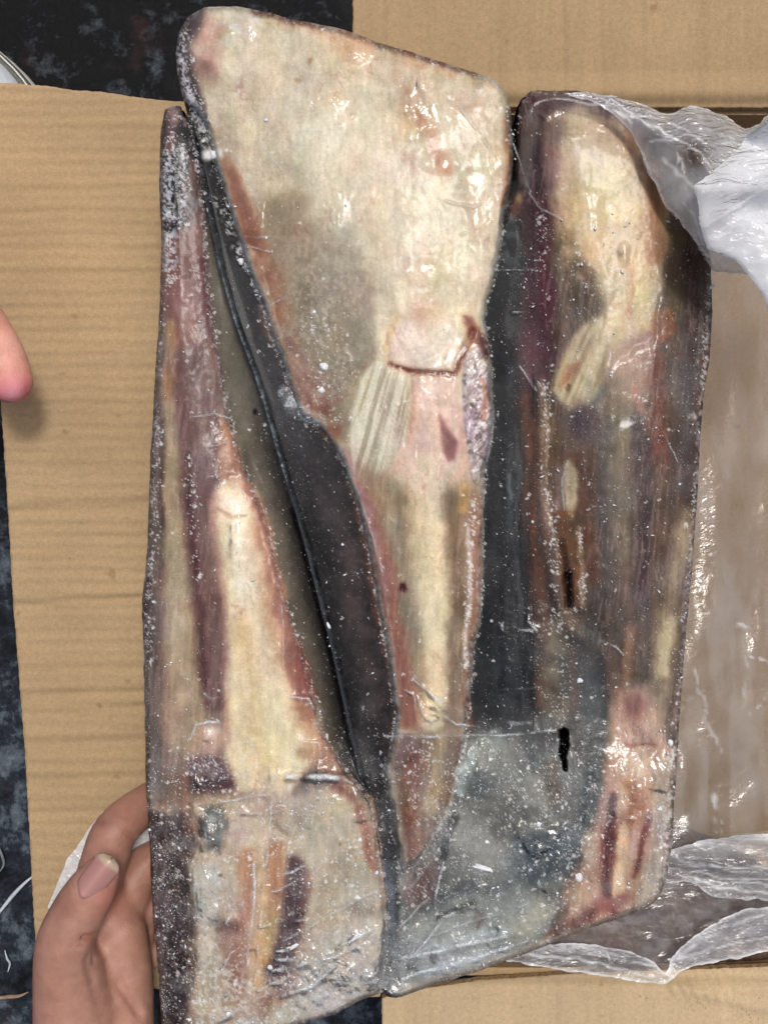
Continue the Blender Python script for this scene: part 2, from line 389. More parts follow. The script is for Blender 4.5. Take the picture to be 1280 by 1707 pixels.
# ------------------------------------------------------------------ the frozen block: one relief, painted by tissue
G = 2.0
X, Y = np.meshgrid(np.arange(226., 1202, G), np.arange(0., 1742, G))
WX = (fbm(X / 60, Y / 60, 31, 3) - .5) * 2 + (fbm(X / 14, Y / 14, 33, 2) - .5) * .9
WY = (fbm(X / 60, Y / 60, 41, 3) - .5) * 2 + (fbm(X / 14, Y / 14, 43, 2) - .5) * .9
OUT = [(293, 90), (298, 55), (314, 26), (340, 12), (390, 10), (430, 17), (500, 35), (560, 46), (590, 55), (640, 74), (700, 91), (760, 111), (800, 123), (824, 132),
       (842, 153), (851, 185), (855, 222), (860, 190), (867, 165), (885, 151), (960, 151), (1010, 158), (1060, 178), (1115, 192), (1150, 260), (1172, 340), (1184, 440),
       (1187, 520), (1182, 600), (1172, 660), (1166, 740), (1160, 850), (1155, 930), (1146, 1020), (1139, 1100), (1135, 1170), (1130, 1235), (1125, 1320), (1118, 1420), (1110, 1468),
       (1098, 1496), (1080, 1512), (1046, 1526), (1000, 1541), (950, 1560), (880, 1588), (800, 1618), (720, 1644), (660, 1664), (648, 1662), (636, 1654), (600, 1668), (560, 1690), (520, 1703), (480, 1716), (430, 1726),
       (270, 1732), (266, 1640), (260, 1580), (254, 1500), (249, 1400), (243, 1300), (241, 1150), (239, 1060), (237, 1000), (246, 920), (248, 850), (251, 760), (256, 680), (262, 580), (267, 500), (269, 400),
       (266, 300), (268, 220), (275, 183), (290, 177), (302, 177), (309, 196), (312, 188), (304, 160), (296, 125)]
MID = [(293, 90), (298, 55), (314, 26), (340, 12), (390, 10), (430, 17), (500, 35), (560, 46), (590, 55), (640, 74), (700, 91), (760, 111), (800, 123), (824, 132),
       (842, 153), (851, 185), (855, 222), (857, 262), (850, 310), (842, 345), (837, 380), (830, 430), (820, 470), (811, 500), (807, 535), (814, 580), (820, 640), (823, 690), (816, 740),
       (807, 790), (804, 830), (806, 880), (804, 940), (802, 1000), (793, 1060), (786, 1120), (781, 1180), (776, 1225), (762, 1300), (746, 1360), (722, 1400), (694, 1440), (673, 1456),
       (664, 1430), (656, 1380), (648, 1330), (642, 1287), (650, 1256), (658, 1225), (659, 1180), (651, 1120), (640, 1060), (628, 990), (616, 920), (600, 850), (580, 798), (562, 748), (540, 718),
       (500, 690), (486, 650), (470, 604), (455, 560), (446, 524), (436, 500), (420, 462), (404, 412), (385, 356), (368, 300), (358, 262), (346, 215), (326, 180), (305, 160), (296, 125)]
LEF = [(268, 220), (275, 183), (290, 177), (302, 177), (311, 200), (322, 235), (330, 290), (338, 340), (343, 400), (349, 480), (354, 540), (364, 600), (377, 660), (388, 720), (403, 770), (422, 810), (442, 860),
       (456, 920), (468, 980), (480, 1012), (492, 1052), (510, 1110), (526, 1165), (532, 1205), (550, 1246), (578, 1284), (606, 1312), (618, 1336), (628, 1395), (637, 1460), (643, 1520), (643, 1580), (639, 1615),
       (636, 1654), (600, 1668), (560, 1690), (520, 1703), (480, 1716), (430, 1726), (270, 1732), (266, 1640), (260, 1580), (254, 1500), (249, 1400), (243, 1300), (241, 1150), (239, 1060), (237, 1000), (246, 920), (248, 850), (251, 760),
       (256, 680), (262, 580), (267, 500), (269, 400), (266, 300)]
RIG = [(860, 190), (867, 165), (885, 151), (960, 151), (1010, 158), (1060, 178), (1115, 192), (1150, 260), (1172, 340), (1184, 440), (1187, 520), (1182, 600), (1172, 660), (1166, 740), (1160, 850), (1155, 930),
       (1146, 1020), (1139, 1100), (1135, 1170), (1130, 1235), (1125, 1320), (1118, 1420), (1110, 1468), (1098, 1496), (1080, 1512), (1046, 1526), (1000, 1541), (950, 1560), (900, 1578),
       (930, 1500), (962, 1420), (985, 1370), (1000, 1310), (1006, 1240), (1015, 1170), (1000, 1090), (960, 1060), (930, 1030), (918, 960), (906, 880), (900, 800), (896, 720), (902, 640), (908, 560), (902, 480), (888, 400), (872, 340), (862, 290)]
RIDGE = [(318, 215), (335, 290), (350, 360), (366, 430), (384, 505), (404, 565), (425, 620), (444, 680), (462, 745), (478, 800), (494, 850), (508, 900), (520, 950), (534, 1005), (546, 1050), (560, 1105), (573, 1165), (584, 1225), (600, 1285), (618, 1340), (634, 1400), (644, 1460), (650, 1520), (650, 1570), (642, 1625)]
def outset(poly, by=16):
    r = []
    for x, y in poly:
        f = lambda u, v: float(sdp(np.array([u]), np.array([v]), OUT)[0])
        if abs(f(x, y)) < 5:
            gx_, gy_ = f(x + 6, y) - f(x - 6, y), f(x, y + 6) - f(x, y - 6); l_ = math.hypot(gx_, gy_) + 1e-6
            if l_ > 2: x, y = x + by * gx_ / l_, y + by * gy_ / l_
        r.append((x, y))
    return r
MID, LEF, RIG = outset(MID), outset(LEF), outset(RIG)
jag = (fbm(X / 16, Y / 22, 51, 3) - .5) * 5
so = sdp(X, Y, OUT) + jag * .6
sm = sdp(X + 2.5 * WX, Y, MID) + jag; sl = sdp(X + 2.0 * WX, Y, LEF) + jag * .8; sr = sdp(X + 5 * WX, Y, RIG) + jag
rise = lambda s, w: np.sqrt(np.clip(1 - (1 - np.clip(-s / w, 0, 1)) ** 2, 0, 1))
H = -38 + 6 * (fbm(X / 90, Y / 140, 61, 3) - .5)                       # px units below the block's top plane
sy = sst(1150, 1320, Y)
H = H + sy * sst(640, 760, X) * 20                                       # the lower glazed area is nearly level with the slabs
H = np.maximum(H, -38 + (.62 * rise(sm, 10) + .38 * rise(sm, 50)) * (30 + 6 * sst(-20, -160, sm)))
H = np.maximum(H, -38 + (.5 * rise(sl, 9) + .5 * rise(sl, 50)) * (26 + 5 * sst(-20, -60, sl)))
H = np.maximum(H, H + sst(700, 900, Y) * sst(800, 960, X) * 10)
H = np.maximum(H, -38 + sst(30, -110, sr) * (32 + 0 * sr))
rd, _ = seg(X + 1.5 * WX, Y, RIDGE)
dr, _ = seg(X, Y, RIDGE)
side = np.interp(Y, [p[1] for p in RIDGE], [p[0] for p in RIDGE]) - X     # >0 left of the ridge
skin_m = (sm > 0) & (sl > 0)
H += np.where(skin_m, 9 * np.exp(-(rd / 5) ** 2) + np.where(side > 0, 5 * np.exp(-np.clip(side, 0, None) / 60), -2 * sst(0, 30, -side)), 0)
dome = 4 * np.exp(-((X - 720) / 38.) ** 2) * sst(700, 900, Y) * sst(1240, 960, Y)
H += np.where(sm < 0, dome, 0)
H += 2.2 * (fbm(X / 60, Y / 100, 71, 2) - .5) + .5 * (fbm(X / 9, Y / 12, 73, 2) - .5)
LOW = sst(1180, 1340, Y)
H += LOW * 2.5 * (fbm(X / 40, Y / 34, 75, 2) - .5)

# joints, strands and holes carved in the relief
def carve(pts, depth, soft=1.0, wob=2.0):
    global H
    d, w = seg(X + wob * WX, Y + wob * WY, pts); H = H - depth * np.exp(-(d / w) ** 2 * soft)
carve([(650, 606, 3), (664, 611, 3), (680, 618, 3.5), (720, 621, 3), (758, 624, 3.5), (764, 600, 4), (776, 575, 4), (788, 552, 4)], 5)
carve([(682, 620, 4), (685, 660, 4), (682, 720, 3)], 3)
carve([(1060, 1245, 3), (1090, 1243, 3)], 3)
carve([(452, 1372, 5), (466, 1388, 5), (486, 1398, 5), (498, 1370, 5)], 5)
HOLE = sdp(X + 1.5 * WX + 2 * (fbm(X / 5, Y / 5, 209, 2) - .5), Y + 2 * WY, [(932, 1217), (939, 1213), (946, 1218), (947, 1240), (945, 1252), (942, 1262), (945, 1286), (940, 1284), (936, 1268), (930, 1256), (933, 1238)])
H = H - 60 * (1 - sst(-2.5, 1.0, HOLE))
carve([(945, 960, 6), (948, 1010, 5)], 34, 1.3, 1)
carve([(858, 150, 4), (859, 240, 4), (855, 300, 4), (845, 338, 5), (838, 372, 3)], 60, 1.3, .5)
carve([(757, 1366, 6), (748, 1390, 4)], 14); carve([(742, 1400, 4), (740, 1430, 4)], 14)
carve([(648, 1560, 5), (644, 1600, 5), (636, 1650, 4)], 30, 1, .6)
carve([(944, 650, 2), (947, 643, 2)], 7, 1, .3); carve([(671, 978, 4), (672, 982, 4)], 5, 1, .3); carve([(425, 685, 2.5), (426, 689, 2.5)], 8, 1, .3)
carve([(318, 1342, 3), (330, 1420, 4), (318, 1450, 3), (322, 1560, 4), (318, 1640, 3)], 6)
TEND1 = [(640, 600), (664, 606), (682, 630), (683, 680), (676, 730), (655, 770), (628, 802), (606, 812), (592, 806), (583, 745), (588, 684), (602, 630), (624, 602)]
TEND2 = [(968, 545), (1000, 530), (1012, 562), (1010, 602), (1000, 642), (984, 672), (955, 684), (932, 668), (922, 650), (936, 602), (954, 560)]
t1 = sdp(X + WX, Y + WY, TEND1); t2 = sdp(X + 1.5 * WX, Y + WY, TEND2)
def fibre(ax, ay, ang0, k):          # strands fanning from a point
    th = np.arctan2(X - ax, Y - ay) * k; return np.clip(vn(th + ang0, np.hypot(X - ax, Y - ay) / 90, 81) * .7 + vn(th * 2.3, np.hypot(X - ax, Y - ay) / 60, 83) * .4, 0, 1)
f1 = fibre(810, 40, 0, 190); f2 = fibre(1090, 330, 3, 75)
H += sst(4, -24, t1) * (2 + 3 * (f1 - .5)) + sst(6, -24, t2) * sst(700, 640, Y) * (1 + 2.0 * (f2 - .5))
mem = sdp(X + 2 * WX, Y + 2 * WY, [(772, 588), (796, 578), (814, 612), (821, 680), (818, 740), (806, 788), (796, 812), (786, 800), (779, 740), (771, 660)])
H += rise(mem, 10) * 5 * (fbm(X / 5 + Y / 9, Y / 11, 87, 3))
# outer shoulder
H -= 18 * (1 - rise(so, 12))

# ---- colour of each tissue
C = np.zeros(X.shape + (3,))
def put(m, col, op=1.0, s=Ellipsis):
    m = np.clip(m * op, 0, 1)[..., None]; C[s] = C[s] * (1 - m) + m * (np.array(col) / 255.0)
def streaks(ang, along, across, seed=0, lo=.3, hi=.7):
    a = radians(ang); u = X * sin(a) + Y * cos(a); v = X * cos(a) - Y * sin(a)
    return sst(lo, hi, fbm(v / across + .3 * WX, u / along, seed, 3))
def win(pts, pad):
    xs = [p[0] for p in pts]; ys = [p[1] for p in pts]
    i0 = max(int((min(ys) - pad) / G), 0); i1 = max(int((max(ys) + pad) / G) + 2, 0)
    j0 = max(int((min(xs) - pad - 226) / G), 0); j1 = max(int((max(xs) + pad - 226) / G) + 2, 0)
    return slice(i0, i1), slice(j0, j1)
def L(pts, col, op=1.0, soft=.5, wob=6, tex=None):
    mw = max(p[2] for p in pts); s = win(pts, mw * (1 + soft) + 2.5 * wob + 4)
    d, w = seg(X[s] + wob * WX[s], Y[s] + wob * WY[s], pts)
    m = 1 - sst(1 - soft, 1 + soft, d / np.maximum(w, .5))
    put(m if tex is None else m * tex[s], col, op, s)
def A(pts, col, op=1.0, soft=12, wob=6, tex=None, clip=None):
    s = win(pts, soft + 2.5 * wob + 4)
    m = 1 - sst(-soft, soft, sdp(X[s] + wob * WX[s], Y[s] + wob * WY[s], pts))
    if clip is not None: m = m * (clip[s] < 0)
    put(m if tex is None else m * tex[s], col, op, s)
def B(x, y, rx, ry, col, op=1.0, ang=0, wob=5, tex=None):
    s = win([(x, y)], max(rx, ry) * 2.2 + 2.5 * wob)
    a = radians(ang); dx = X[s] + wob * WX[s] - x; dy = Y[s] + wob * WY[s] - y
    u = (dx * cos(a) + dy * sin(a)) / rx; v = (-dx * sin(a) + dy * cos(a)) / ry
    m = np.exp(-(u * u + v * v) ** 1.4)
    put(m if tex is None else m * tex[s], col, op, s)
mott = fbm(X / 22, Y / 22, 91, 4); mott2 = fbm(X / 9, Y / 9, 93, 3)
cl = lambda s, w=3: 1 - sst(-w, w, s)

# dark skin between the slabs
put(np.ones(X.shape), (40, 39, 43))
put(skin_m * sst(-4, 14, side), (98, 92, 82)); put(skin_m * sst(0, 60, side) * sst(.35, .7, fbm(X / 26, Y / 90, 95, 3)), (124, 115, 100), .75)
put(skin_m * np.exp(-((side - 12) / 16.) ** 2) * sst(500, 900, Y), (40, 37, 34), .9)
put(skin_m * np.exp(-((side + 14) / 11.) ** 2), (24, 24, 26), .9)
put(skin_m * sst(-30, -60, side) * (sm > 0) * (X < 680) * sst(700, 900, Y) * sst(.3, .7, mott), (70, 60, 60), .85)
put(skin_m * np.exp(-(rd / 4.5) ** 2) * (.35 + .65 * sst(.35, .65, vn(X / 3.2, Y / 3.2, 97))), (104, 116, 124), .8 * 1)  # bluish highlight painted along the ridge
L([(640, 1400, 5), (647, 1460, 8), (650, 1520, 9), (650, 1570, 6)], (92, 102, 116), .9, .6, 2)  # lower end of the ridge highlight, painted
L([(600, 1230, 14), (630, 1330, 16), (650, 1420, 12)], (58, 56, 58), .8, .6, 3)
A([(345, 430), (362, 440), (385, 540), (408, 640), (424, 740), (400, 740), (372, 640), (352, 520)], (112, 108, 94), .7, 12, 4)
# black strip between middle and right slabs, blue-grey sheen
gap = (X > 780) & (X < 960) & (Y > 320)
put(cl(sdp(X + 4 * WX, Y, [(842, 345), (880, 345), (890, 480), (880, 600), (876, 760), (884, 900), (890, 1050), (892, 1230), (780, 1230), (800, 1000), (800, 800), (815, 700), (800, 520)]), 8) * (sm > 0), (38, 41, 45))
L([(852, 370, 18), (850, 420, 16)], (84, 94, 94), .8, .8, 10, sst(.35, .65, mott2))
L([(842, 470, 20), (836, 540, 20), (838, 620, 16)], (22, 23, 30), .8, .8)
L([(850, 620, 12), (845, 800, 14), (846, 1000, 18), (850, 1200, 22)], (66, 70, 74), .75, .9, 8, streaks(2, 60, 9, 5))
L([(866, 345, 22), (884, 352, 14)], (98, 62, 50), .9, .6); L([(868, 330, 8), (884, 340, 6)], (186, 160, 116), .8, .6, 2)

# ---- middle slab
mm = cl(sm, 3)
put(mm, (203, 192, 163))
put(mm * sst(.42, .62, fbm(X / 70, Y / 90, 101, 4)), (216, 205, 178), .8)
put(mm * sst(.5, .72, mott), (190, 178, 148), .5)
A([(420, 330), (500, 300), (600, 380), (640, 500), (640, 590), (598, 640), (586, 760), (556, 720), (500, 660), (462, 560), (430, 440)], (142, 130, 108), .95, 34, 14, None, sm)
A([(440, 460), (540, 470), (606, 560), (588, 660), (566, 720), (510, 650), (470, 560)], (128, 115, 93), .7, 24, 14, sst(.35, .65, mott), sm)
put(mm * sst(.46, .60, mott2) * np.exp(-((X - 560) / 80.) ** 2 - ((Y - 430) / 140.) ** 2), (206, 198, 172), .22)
A([(470, 220), (600, 180), (760, 330), (780, 480), (700, 500), (620, 430), (520, 360)], (222, 211, 182), .75, 50, 16, None, sm)
A([(640, 470), (700, 440), (800, 440), (800, 520), (770, 560), (690, 540), (640, 590)], (216, 203, 166), .8, 22, 10, None, sm)
L([(668, 130, 30), (685, 200, 36), (700, 270, 26)], (208, 168, 136), .55, .9, 12, sst(.3, .6, mott)); L([(706, 196, 14), (722, 235, 12), (742, 280, 14)], (196, 144, 112), .75, .8, 6)
L([(780, 170, 30), (830, 250, 22), (838, 330, 10)], (196, 164, 136), .6, .9, 10); L([(846, 200, 6), (850, 270, 7), (840, 340, 6)], (150, 92, 66), .7, .8, 3)
L([(615, 340, 20), (640, 420, 26)], (206, 180, 132), .35, .9)
B(720, 420, 30, 60, (200, 180, 150), .5); B(715, 530, 26, 34, (205, 168, 132), .8)
# rust band inside the left cut
L([(350, 205, 6), (358, 232, 8), (364, 262, 9)], (176, 150, 104), .8, .7, 3)
L([(379, 262, 11), (391, 310, 14), (407, 352, 16), (421, 395, 16)], (156, 96, 72), .95, .7, 5)
L([(421, 395, 14), (437, 438, 17), (451, 480, 19), (467, 530, 23), (479, 580, 23), (497, 630, 21), (529, 690, 19), (554, 722, 15)], (140, 88, 64), .9, .7, 8, .45 + .55 * sst(.3, .6, mott))
L([(520, 640, 30), (545, 690, 22)], (134, 76, 62), .7, .8, 10, sst(.35, .6, mott2))
L([(462, 560, 12), (492, 610, 14), (530, 660, 14)], (176, 150, 128), .5, .8, 6, streaks(60, 20, 6, 7))
# top left corner: skin, pink and frost
L([(318, 30, 26), (304, 80, 18), (312, 130, 18), (328, 180, 13), (342, 215, 8)], (74, 66, 72), .95, .5, 5)
L([(356, 50, 20), (352, 90, 24), (356, 130, 12)], (192, 148, 136), .85, .8, 8)
L([(340, 110, 12), (348, 135, 12)], (120, 92, 92), .7, .8)
L([(390, 45, 26), (420, 40, 20)], (214, 208, 204), .8, .9, 10, sst(.35, .6, mott2))
L([(425, 17, 5), (500, 36, 6), (560, 48, 6), (640, 76, 6), (700, 93, 5), (790, 122, 4)], (98, 64, 56), .9, .7, 2)
L([(450, 34, 7), (540, 52, 9), (640, 88, 9), (740, 118, 8), (830, 144, 8)], (198, 152, 112), .6, .9, 4, sst(.3, .6, mott2))
L([(560, 70, 20), (600, 84, 30)], (205, 165, 134), .5, .9)
B(519, 101, 4, 5, (150, 110, 70), .9, 0, 0); B(497, 134, 6, 5, (160, 130, 96), .8, 0, 0); B(562, 162, 7, 6, (196, 176, 130), .8, 0, 0)
L([(350, 140, 14), (368, 200, 14), (390, 262, 14)], (170, 158, 134), .7, .9, 8)
B(480, 290, 26, 20, (176, 164, 146), .7, 0, 12); B(545, 385, 30, 40, (160, 150, 132), .6, 0, 14, sst(.4, .6, mott))
# joint
A([(644, 584), (660, 548), (690, 530), (752, 530), (766, 560), (762, 612), (720, 620), (682, 616), (652, 606)], (222, 203, 186), .9, 7, 3)
B(715, 525, 24, 26, (206, 170, 134), .85, 0, 4)
L([(640, 600, 5), (650, 560, 6), (664, 530, 5)], (212, 184, 124), .8, .7, 2); L([(634, 590, 8), (640, 540, 10), (630, 500, 10)], (226, 214, 176), .7, .8, 4)
A([(688, 628), (764, 632), (772, 690), (772, 770), (735, 796), (690, 780), (682, 700)], (216, 188, 174), .95, 7, 3)
L([(686, 640, 5), (687, 690, 7), (684, 740, 6)], (208, 160, 140), .8, .8, 2)
L([(650, 770, 26), (690, 760, 22), (600, 800, 12)], (206, 158, 142), .7, .9, 6); L([(780, 700, 9), (775, 780, 10), (760, 800, 16)], (206, 160, 140), .7, .9, 4)
A([(731, 690), (745, 716), (764, 738), (758, 764), (746, 770), (738, 750)], (148, 94, 92), .95, 7, 2)
put(cl(t1, 4), (204, 197, 168)); put(cl(t1, 4) * sst(.46, .66, 1 - f1) * sst(600, 680, Y), (168, 159, 134), .5)
put(cl(t1, 4) * sst(640, 720, Y) * sst(640, 670, X), (172, 150, 136), .6); put(cl(t1, 6) * np.exp(-((X - 585) / 9.) ** 2), (160, 128, 100), .8)
put(cl(t1, 4) * sst(.55, .7, f1), (222, 217, 192), .7)
L([(590, 806, 10), (614, 828, 16), (628, 850, 12)], (164, 114, 88), .9, .8, 5)
L([(648, 606, 2.6), (664, 611, 2.4), (682, 618, 3), (720, 621, 2.6), (758, 624, 3), (765, 600, 3), (776, 578, 3)], (140, 62, 48), .95, .6, 1.6)
L([(648, 606, 6), (682, 620, 7), (758, 626, 6), (768, 596, 7), (780, 570, 6)], (186, 116, 84), .5, .9, 2)
A([(771, 528), (786, 530), (796, 546), (806, 560), (800, 580), (782, 574)], (158, 74, 54), .95, 5, 4); A([(796, 556), (810, 560), (818, 590), (808, 606), (796, 584)], (92, 56, 60), .9, 5, 3)
put(cl(mem, 3), (176, 158, 160)); put(cl(mem, 3) * sst(.48, .62, fbm(X / 3 + Y / 8, Y / 9, 107, 3)), (226, 224, 226), .9); put(cl(mem, 3) * sst(.6, .7, mott2), (110, 100, 100), .8)
L([(806, 630, 3), (812, 660, 4), (806, 700, 3)], (188, 130, 108), .8, .8, 2)
# below the joint: cream column and its flanks
low = lambda a, b: sst(a, b, Y)
A([(585, 760), (690, 815), (740, 815), (800, 790), (800, 1230), (660, 1230), (640, 1060), (615, 900)], (152, 130, 108), .95, 22, 6, None, sm)
L([(655, 820, 14), (664, 900, 15), (676, 1000, 15), (690, 1100, 14), (694, 1180, 12)], (150, 142, 122), .85, .8, 5, .4 + .6 * sst(.3, .6, mott))
L([(600, 830, 12), (625, 900, 18), (640, 980, 18), (652, 1060, 17), (672, 1140, 16), (678, 1200, 14)], (158, 104, 90), .9, .7, 6)
L([(570, 750, 6), (590, 790, 8), (612, 850, 9), (628, 920, 10), (640, 980, 6)], (170, 136, 140), .85, .7, 5, .4 + .6 * streaks(50, 16, 5, 11)); L([(645, 940, 10), (650, 1000, 12)], (150, 98, 98), .6, .9)
L([(706, 780, 24), (708, 850, 27), (716, 930, 29), (724, 1000, 28), (727, 1060, 24), (724, 1130, 20), (718, 1200, 18)], (222, 207, 168), 1, .55, 6)
L([(720, 900, 12), (727, 1000, 13)], (230, 217, 182), .7, .9); L([(700, 780, 40), (704, 800, 26)], (218, 194, 172), .8, .9)
L([(756, 830, 14), (760, 920, 14), (764, 1010, 15), (762, 1100, 16), (754, 1190, 16)], (122, 104, 82), .9, .7, 5, .35 + .65 * streaks(2, 80, 7, 13))
L([(772, 812, 8), (772, 850, 7)], (196, 150, 96), .8, .8, 3)
L([(792, 830, 9), (796, 900, 9), (795, 960, 9), (788, 1030, 8), (780, 1100, 7), (776, 1180, 6)], (156, 118, 98), .95, .5, 4); L([(782, 880, 3), (784, 960, 3), (776, 1040, 3), (776, 1110, 3)], (214, 200, 190), .8, .8, 5)
L([(780, 1170, 6), (782, 1215, 6)], (110, 64, 40), .9, .8, 3)
B(671, 979, 6, 8, (100, 36, 40), .95, 0, .5); B(700, 1105, 6, 60, (172, 150, 118), .5)
# middle slab below the crease
A([(660, 1226), (776, 1226), (762, 1300), (746, 1360), (722, 1400), (694, 1440), (673, 1456), (656, 1380), (644, 1290)], (128, 112, 98), 1, 8, 4)
L([(735, 1230, 14), (728, 1290, 13), (720, 1345, 10)], (168, 152, 120), .85, .8, 5); L([(686, 1262, 12), (682, 1320, 13), (684, 1380, 13), (692, 1430, 9)], (128, 84, 72), .9, .7, 5)
L([(694, 1360, 8), (700, 1410, 8)], (146, 112, 100), .7, .8); L([(653, 1290, 6), (655, 1330, 6), (663, 1390, 7), (674, 1440, 6)], (158, 152, 140), .9, .5, 3)
L([(676, 1240, 16), (665, 1262, 12)], (120, 104, 104), .8, .7, 4); L([(652, 1284, 2), (668, 1278, 2), (690, 1262, 2)], (70, 52, 52), .8, .7, 2); L([(676, 1310, 3), (677, 1345, 3)], (104, 92, 60), .7, .8)

# ---- left slab
ml = cl(sl, 3)
put(ml, (118, 98, 92)); put(ml * sst(.4, .65, fbm(X / 16, Y / 70, 111, 4)), (136, 116, 108), .7)
A([(262, 175), (306, 175), (330, 240), (338, 340), (318, 380), (300, 395), (264, 395)], (62, 58, 62), .95, 10, 5, None, sl)
L([(284, 185, 9), (296, 192, 9), (290, 215, 9), (284, 250, 9)], (138, 110, 110), .9, .7, 4); L([(297, 215, 8), (300, 270, 9), (296, 330, 9), (298, 372, 9)], (38, 38, 42), .9, .6, 5)
A([(312, 258), (326, 270), (336, 330), (342, 400), (346, 470), (330, 470), (312, 390), (306, 320)], (118, 90, 88), .95, 5, 4, .5 + .5 * streaks(14, 30, 4, 15))
A([(306, 332), (330, 326), (334, 344), (318, 356), (308, 352)], (104, 104, 112), .8, 5, 2)
A([(282, 390), (330, 380), (350, 520), (366, 640), (352, 700), (330, 720), (298, 700), (280, 560), (270, 480)], (126, 94, 88), .95, 8, 5, None, sl)
A([(284, 470), (320, 460), (336, 520), (318, 560), (290, 520)], (160, 132, 126), .7, 9, 5, streaks(25, 24, 5, 17)); L([(338, 440, 10), (344, 520, 8), (338, 560, 8)], (108, 66, 68), .85, .8, 5)
A([(282, 540), (346, 560), (350, 640), (300, 650)], (132, 88, 66), .65, 12, 6, streaks(22, 26, 4, 19))
# pale strip on the outside
L([(284, 540, 8), (286, 600, 9), (284, 660, 10), (286, 740, 14), (288, 820, 19), (292, 900, 21), (298, 980, 24), (304, 1060, 28), (308, 1140, 30), (312, 1230, 32)], (166, 151, 124), .95, .4, 3)
L([(284, 540, 8), (286, 600, 8), (282, 660, 7)], (156, 118, 92), .8, .8, 3)
L([(292, 960, 14), (298, 1060, 16), (304, 1150, 18)], (182, 167, 138), .7, .9, 5, sst(.3, .6, mott)); L([(284, 1180, 18), (290, 1260, 20)], (160, 138, 122), .7, .9)
L([(266, 560, 6), (262, 640, 8), (258, 720, 10), (256, 800, 12), (256, 900, 14), (254, 980, 12), (256, 1080, 13), (256, 1180, 12), (254, 1300, 12)], (112, 102, 96), .9, .5, 3)
L([(248, 960, 5), (246, 1010, 6), (250, 1100, 6)], (60, 52, 52), .8, .8, 2)
L([(274, 700, 3), (270, 800, 4), (270, 880, 4)], (78, 66, 64), .7, .8, 2)
# muscle strip
L([(318, 600, 30), (330, 700, 34), (332, 800, 28), (336, 880, 27), (342, 960, 27), (348, 1040, 26), (353, 1110, 22), (356, 1170, 18)], (112, 84, 84), .95, .35, 4)
L([(322, 640, 20), (336, 720, 22), (336, 800, 16)], (134, 108, 106), .75, .8, 5, streaks(18, 20, 4, 23)); L([(340, 850, 14), (350, 950, 13), (356, 1060, 12), (360, 1130, 10)], (124, 108, 98), .8, .8, 4, .35 + .65 * streaks(2, 60, 6, 29))
L([(314, 760, 5), (318, 860, 5), (326, 960, 6), (334, 1060, 6), (342, 1150, 5)], (78, 50, 54), .85, .7, 3); L([(362, 840, 5), (368, 930, 5), (374, 1020, 5), (376, 1110, 5), (374, 1180, 5)], (76, 60, 76), .85, .7, 3)
L([(358, 690, 6), (364, 740, 7), (360, 800, 7)], (92, 62, 58), .8, .8, 4)
# fat strip with orange border
A([(366, 690), (386, 720), (404, 775), (412, 810), (372, 820), (358, 760)], (176, 116, 90), .95, 6, 4); L([(368, 720, 8), (378, 770, 10)], (190, 140, 112), .7, .9)
A([(358, 812), (392, 800), (424, 820), (444, 880), (460, 950), (474, 1020), (500, 1100), (524, 1180), (540, 1250), (470, 1330), (390, 1320), (378, 1230), (378, 1100), (372, 980), (360, 880)], (220, 204, 168), 1, 10, 6)
L([(396, 830, 26), (408, 920, 30), (412, 1010, 28), (424, 1110, 30), (440, 1220, 34)], (230, 218, 188), .8, .9, 8)
L([(388, 840, 14), (398, 900, 18), (404, 970, 16)], (240, 234, 216), .8, .9); L([(400, 1040, 18), (420, 1150, 26), (430, 1250, 30)], (216, 197, 150), .8, .9, 6)  # first stroke paints the white highlight on the fat
L([(412, 812, 8), (430, 850, 9), (444, 910, 11), (456, 970, 12), (468, 1030, 12), (484, 1090, 14), (500, 1140, 14), (512, 1190, 12)], (172, 106, 84), .95, .6, 4)
L([(428, 880, 10), (440, 960, 12), (452, 1040, 12), (466, 1100, 12)], (200, 154, 118), .6, .9, 5)
L([(490, 1075, 9), (505, 1120, 11), (516, 1165, 10)], (150, 74, 60), .8, .7, 4); L([(500, 1180, 16), (524, 1230, 14), (548, 1264, 10)], (178, 132, 104), .7, .9, 5)
L([(505, 1255, 12), (560, 1285, 12), (592, 1320, 8)], (150, 112, 84), .7, .8, 5)
L([(356, 830, 7), (366, 930, 7), (374, 1030, 7), (378, 1130, 7), (380, 1230, 6)], (176, 138, 126), .6, .9, 4)
L([(302, 760, 5), (308, 860, 6), (318, 960, 6), (328, 1060, 6), (338, 1160, 6)], (120, 98, 88), .55, .9, 4)
L([(340, 640, 16), (346, 700, 14)], (150, 126, 124), .5, .9, 6, streaks(20, 24, 4, 45)); L([(330, 900, 8), (338, 1000, 8), (346, 1090, 8)], (140, 112, 112), .5, .9, 4, streaks(4, 40, 4, 47))
# lens and blood spot
B(352, 1232, 28, 30, (190, 160, 148), .9, 0, 3); B(350, 1218, 12, 10, (226, 216, 214), .8, 0, 3); B(325, 1240, 9, 24, (182, 150, 128), .8)
A([(316, 1268), (336, 1258), (372, 1262), (384, 1290), (392, 1312), (356, 1322), (318, 1318)], (84, 52, 62), .95, 7, 6, .6 + .4 * streaks(55, 20, 5, 31)); B(360, 1300, 20, 12, (66, 40, 48), .8); B(330, 1310, 14, 10, (104, 104, 104), .8)
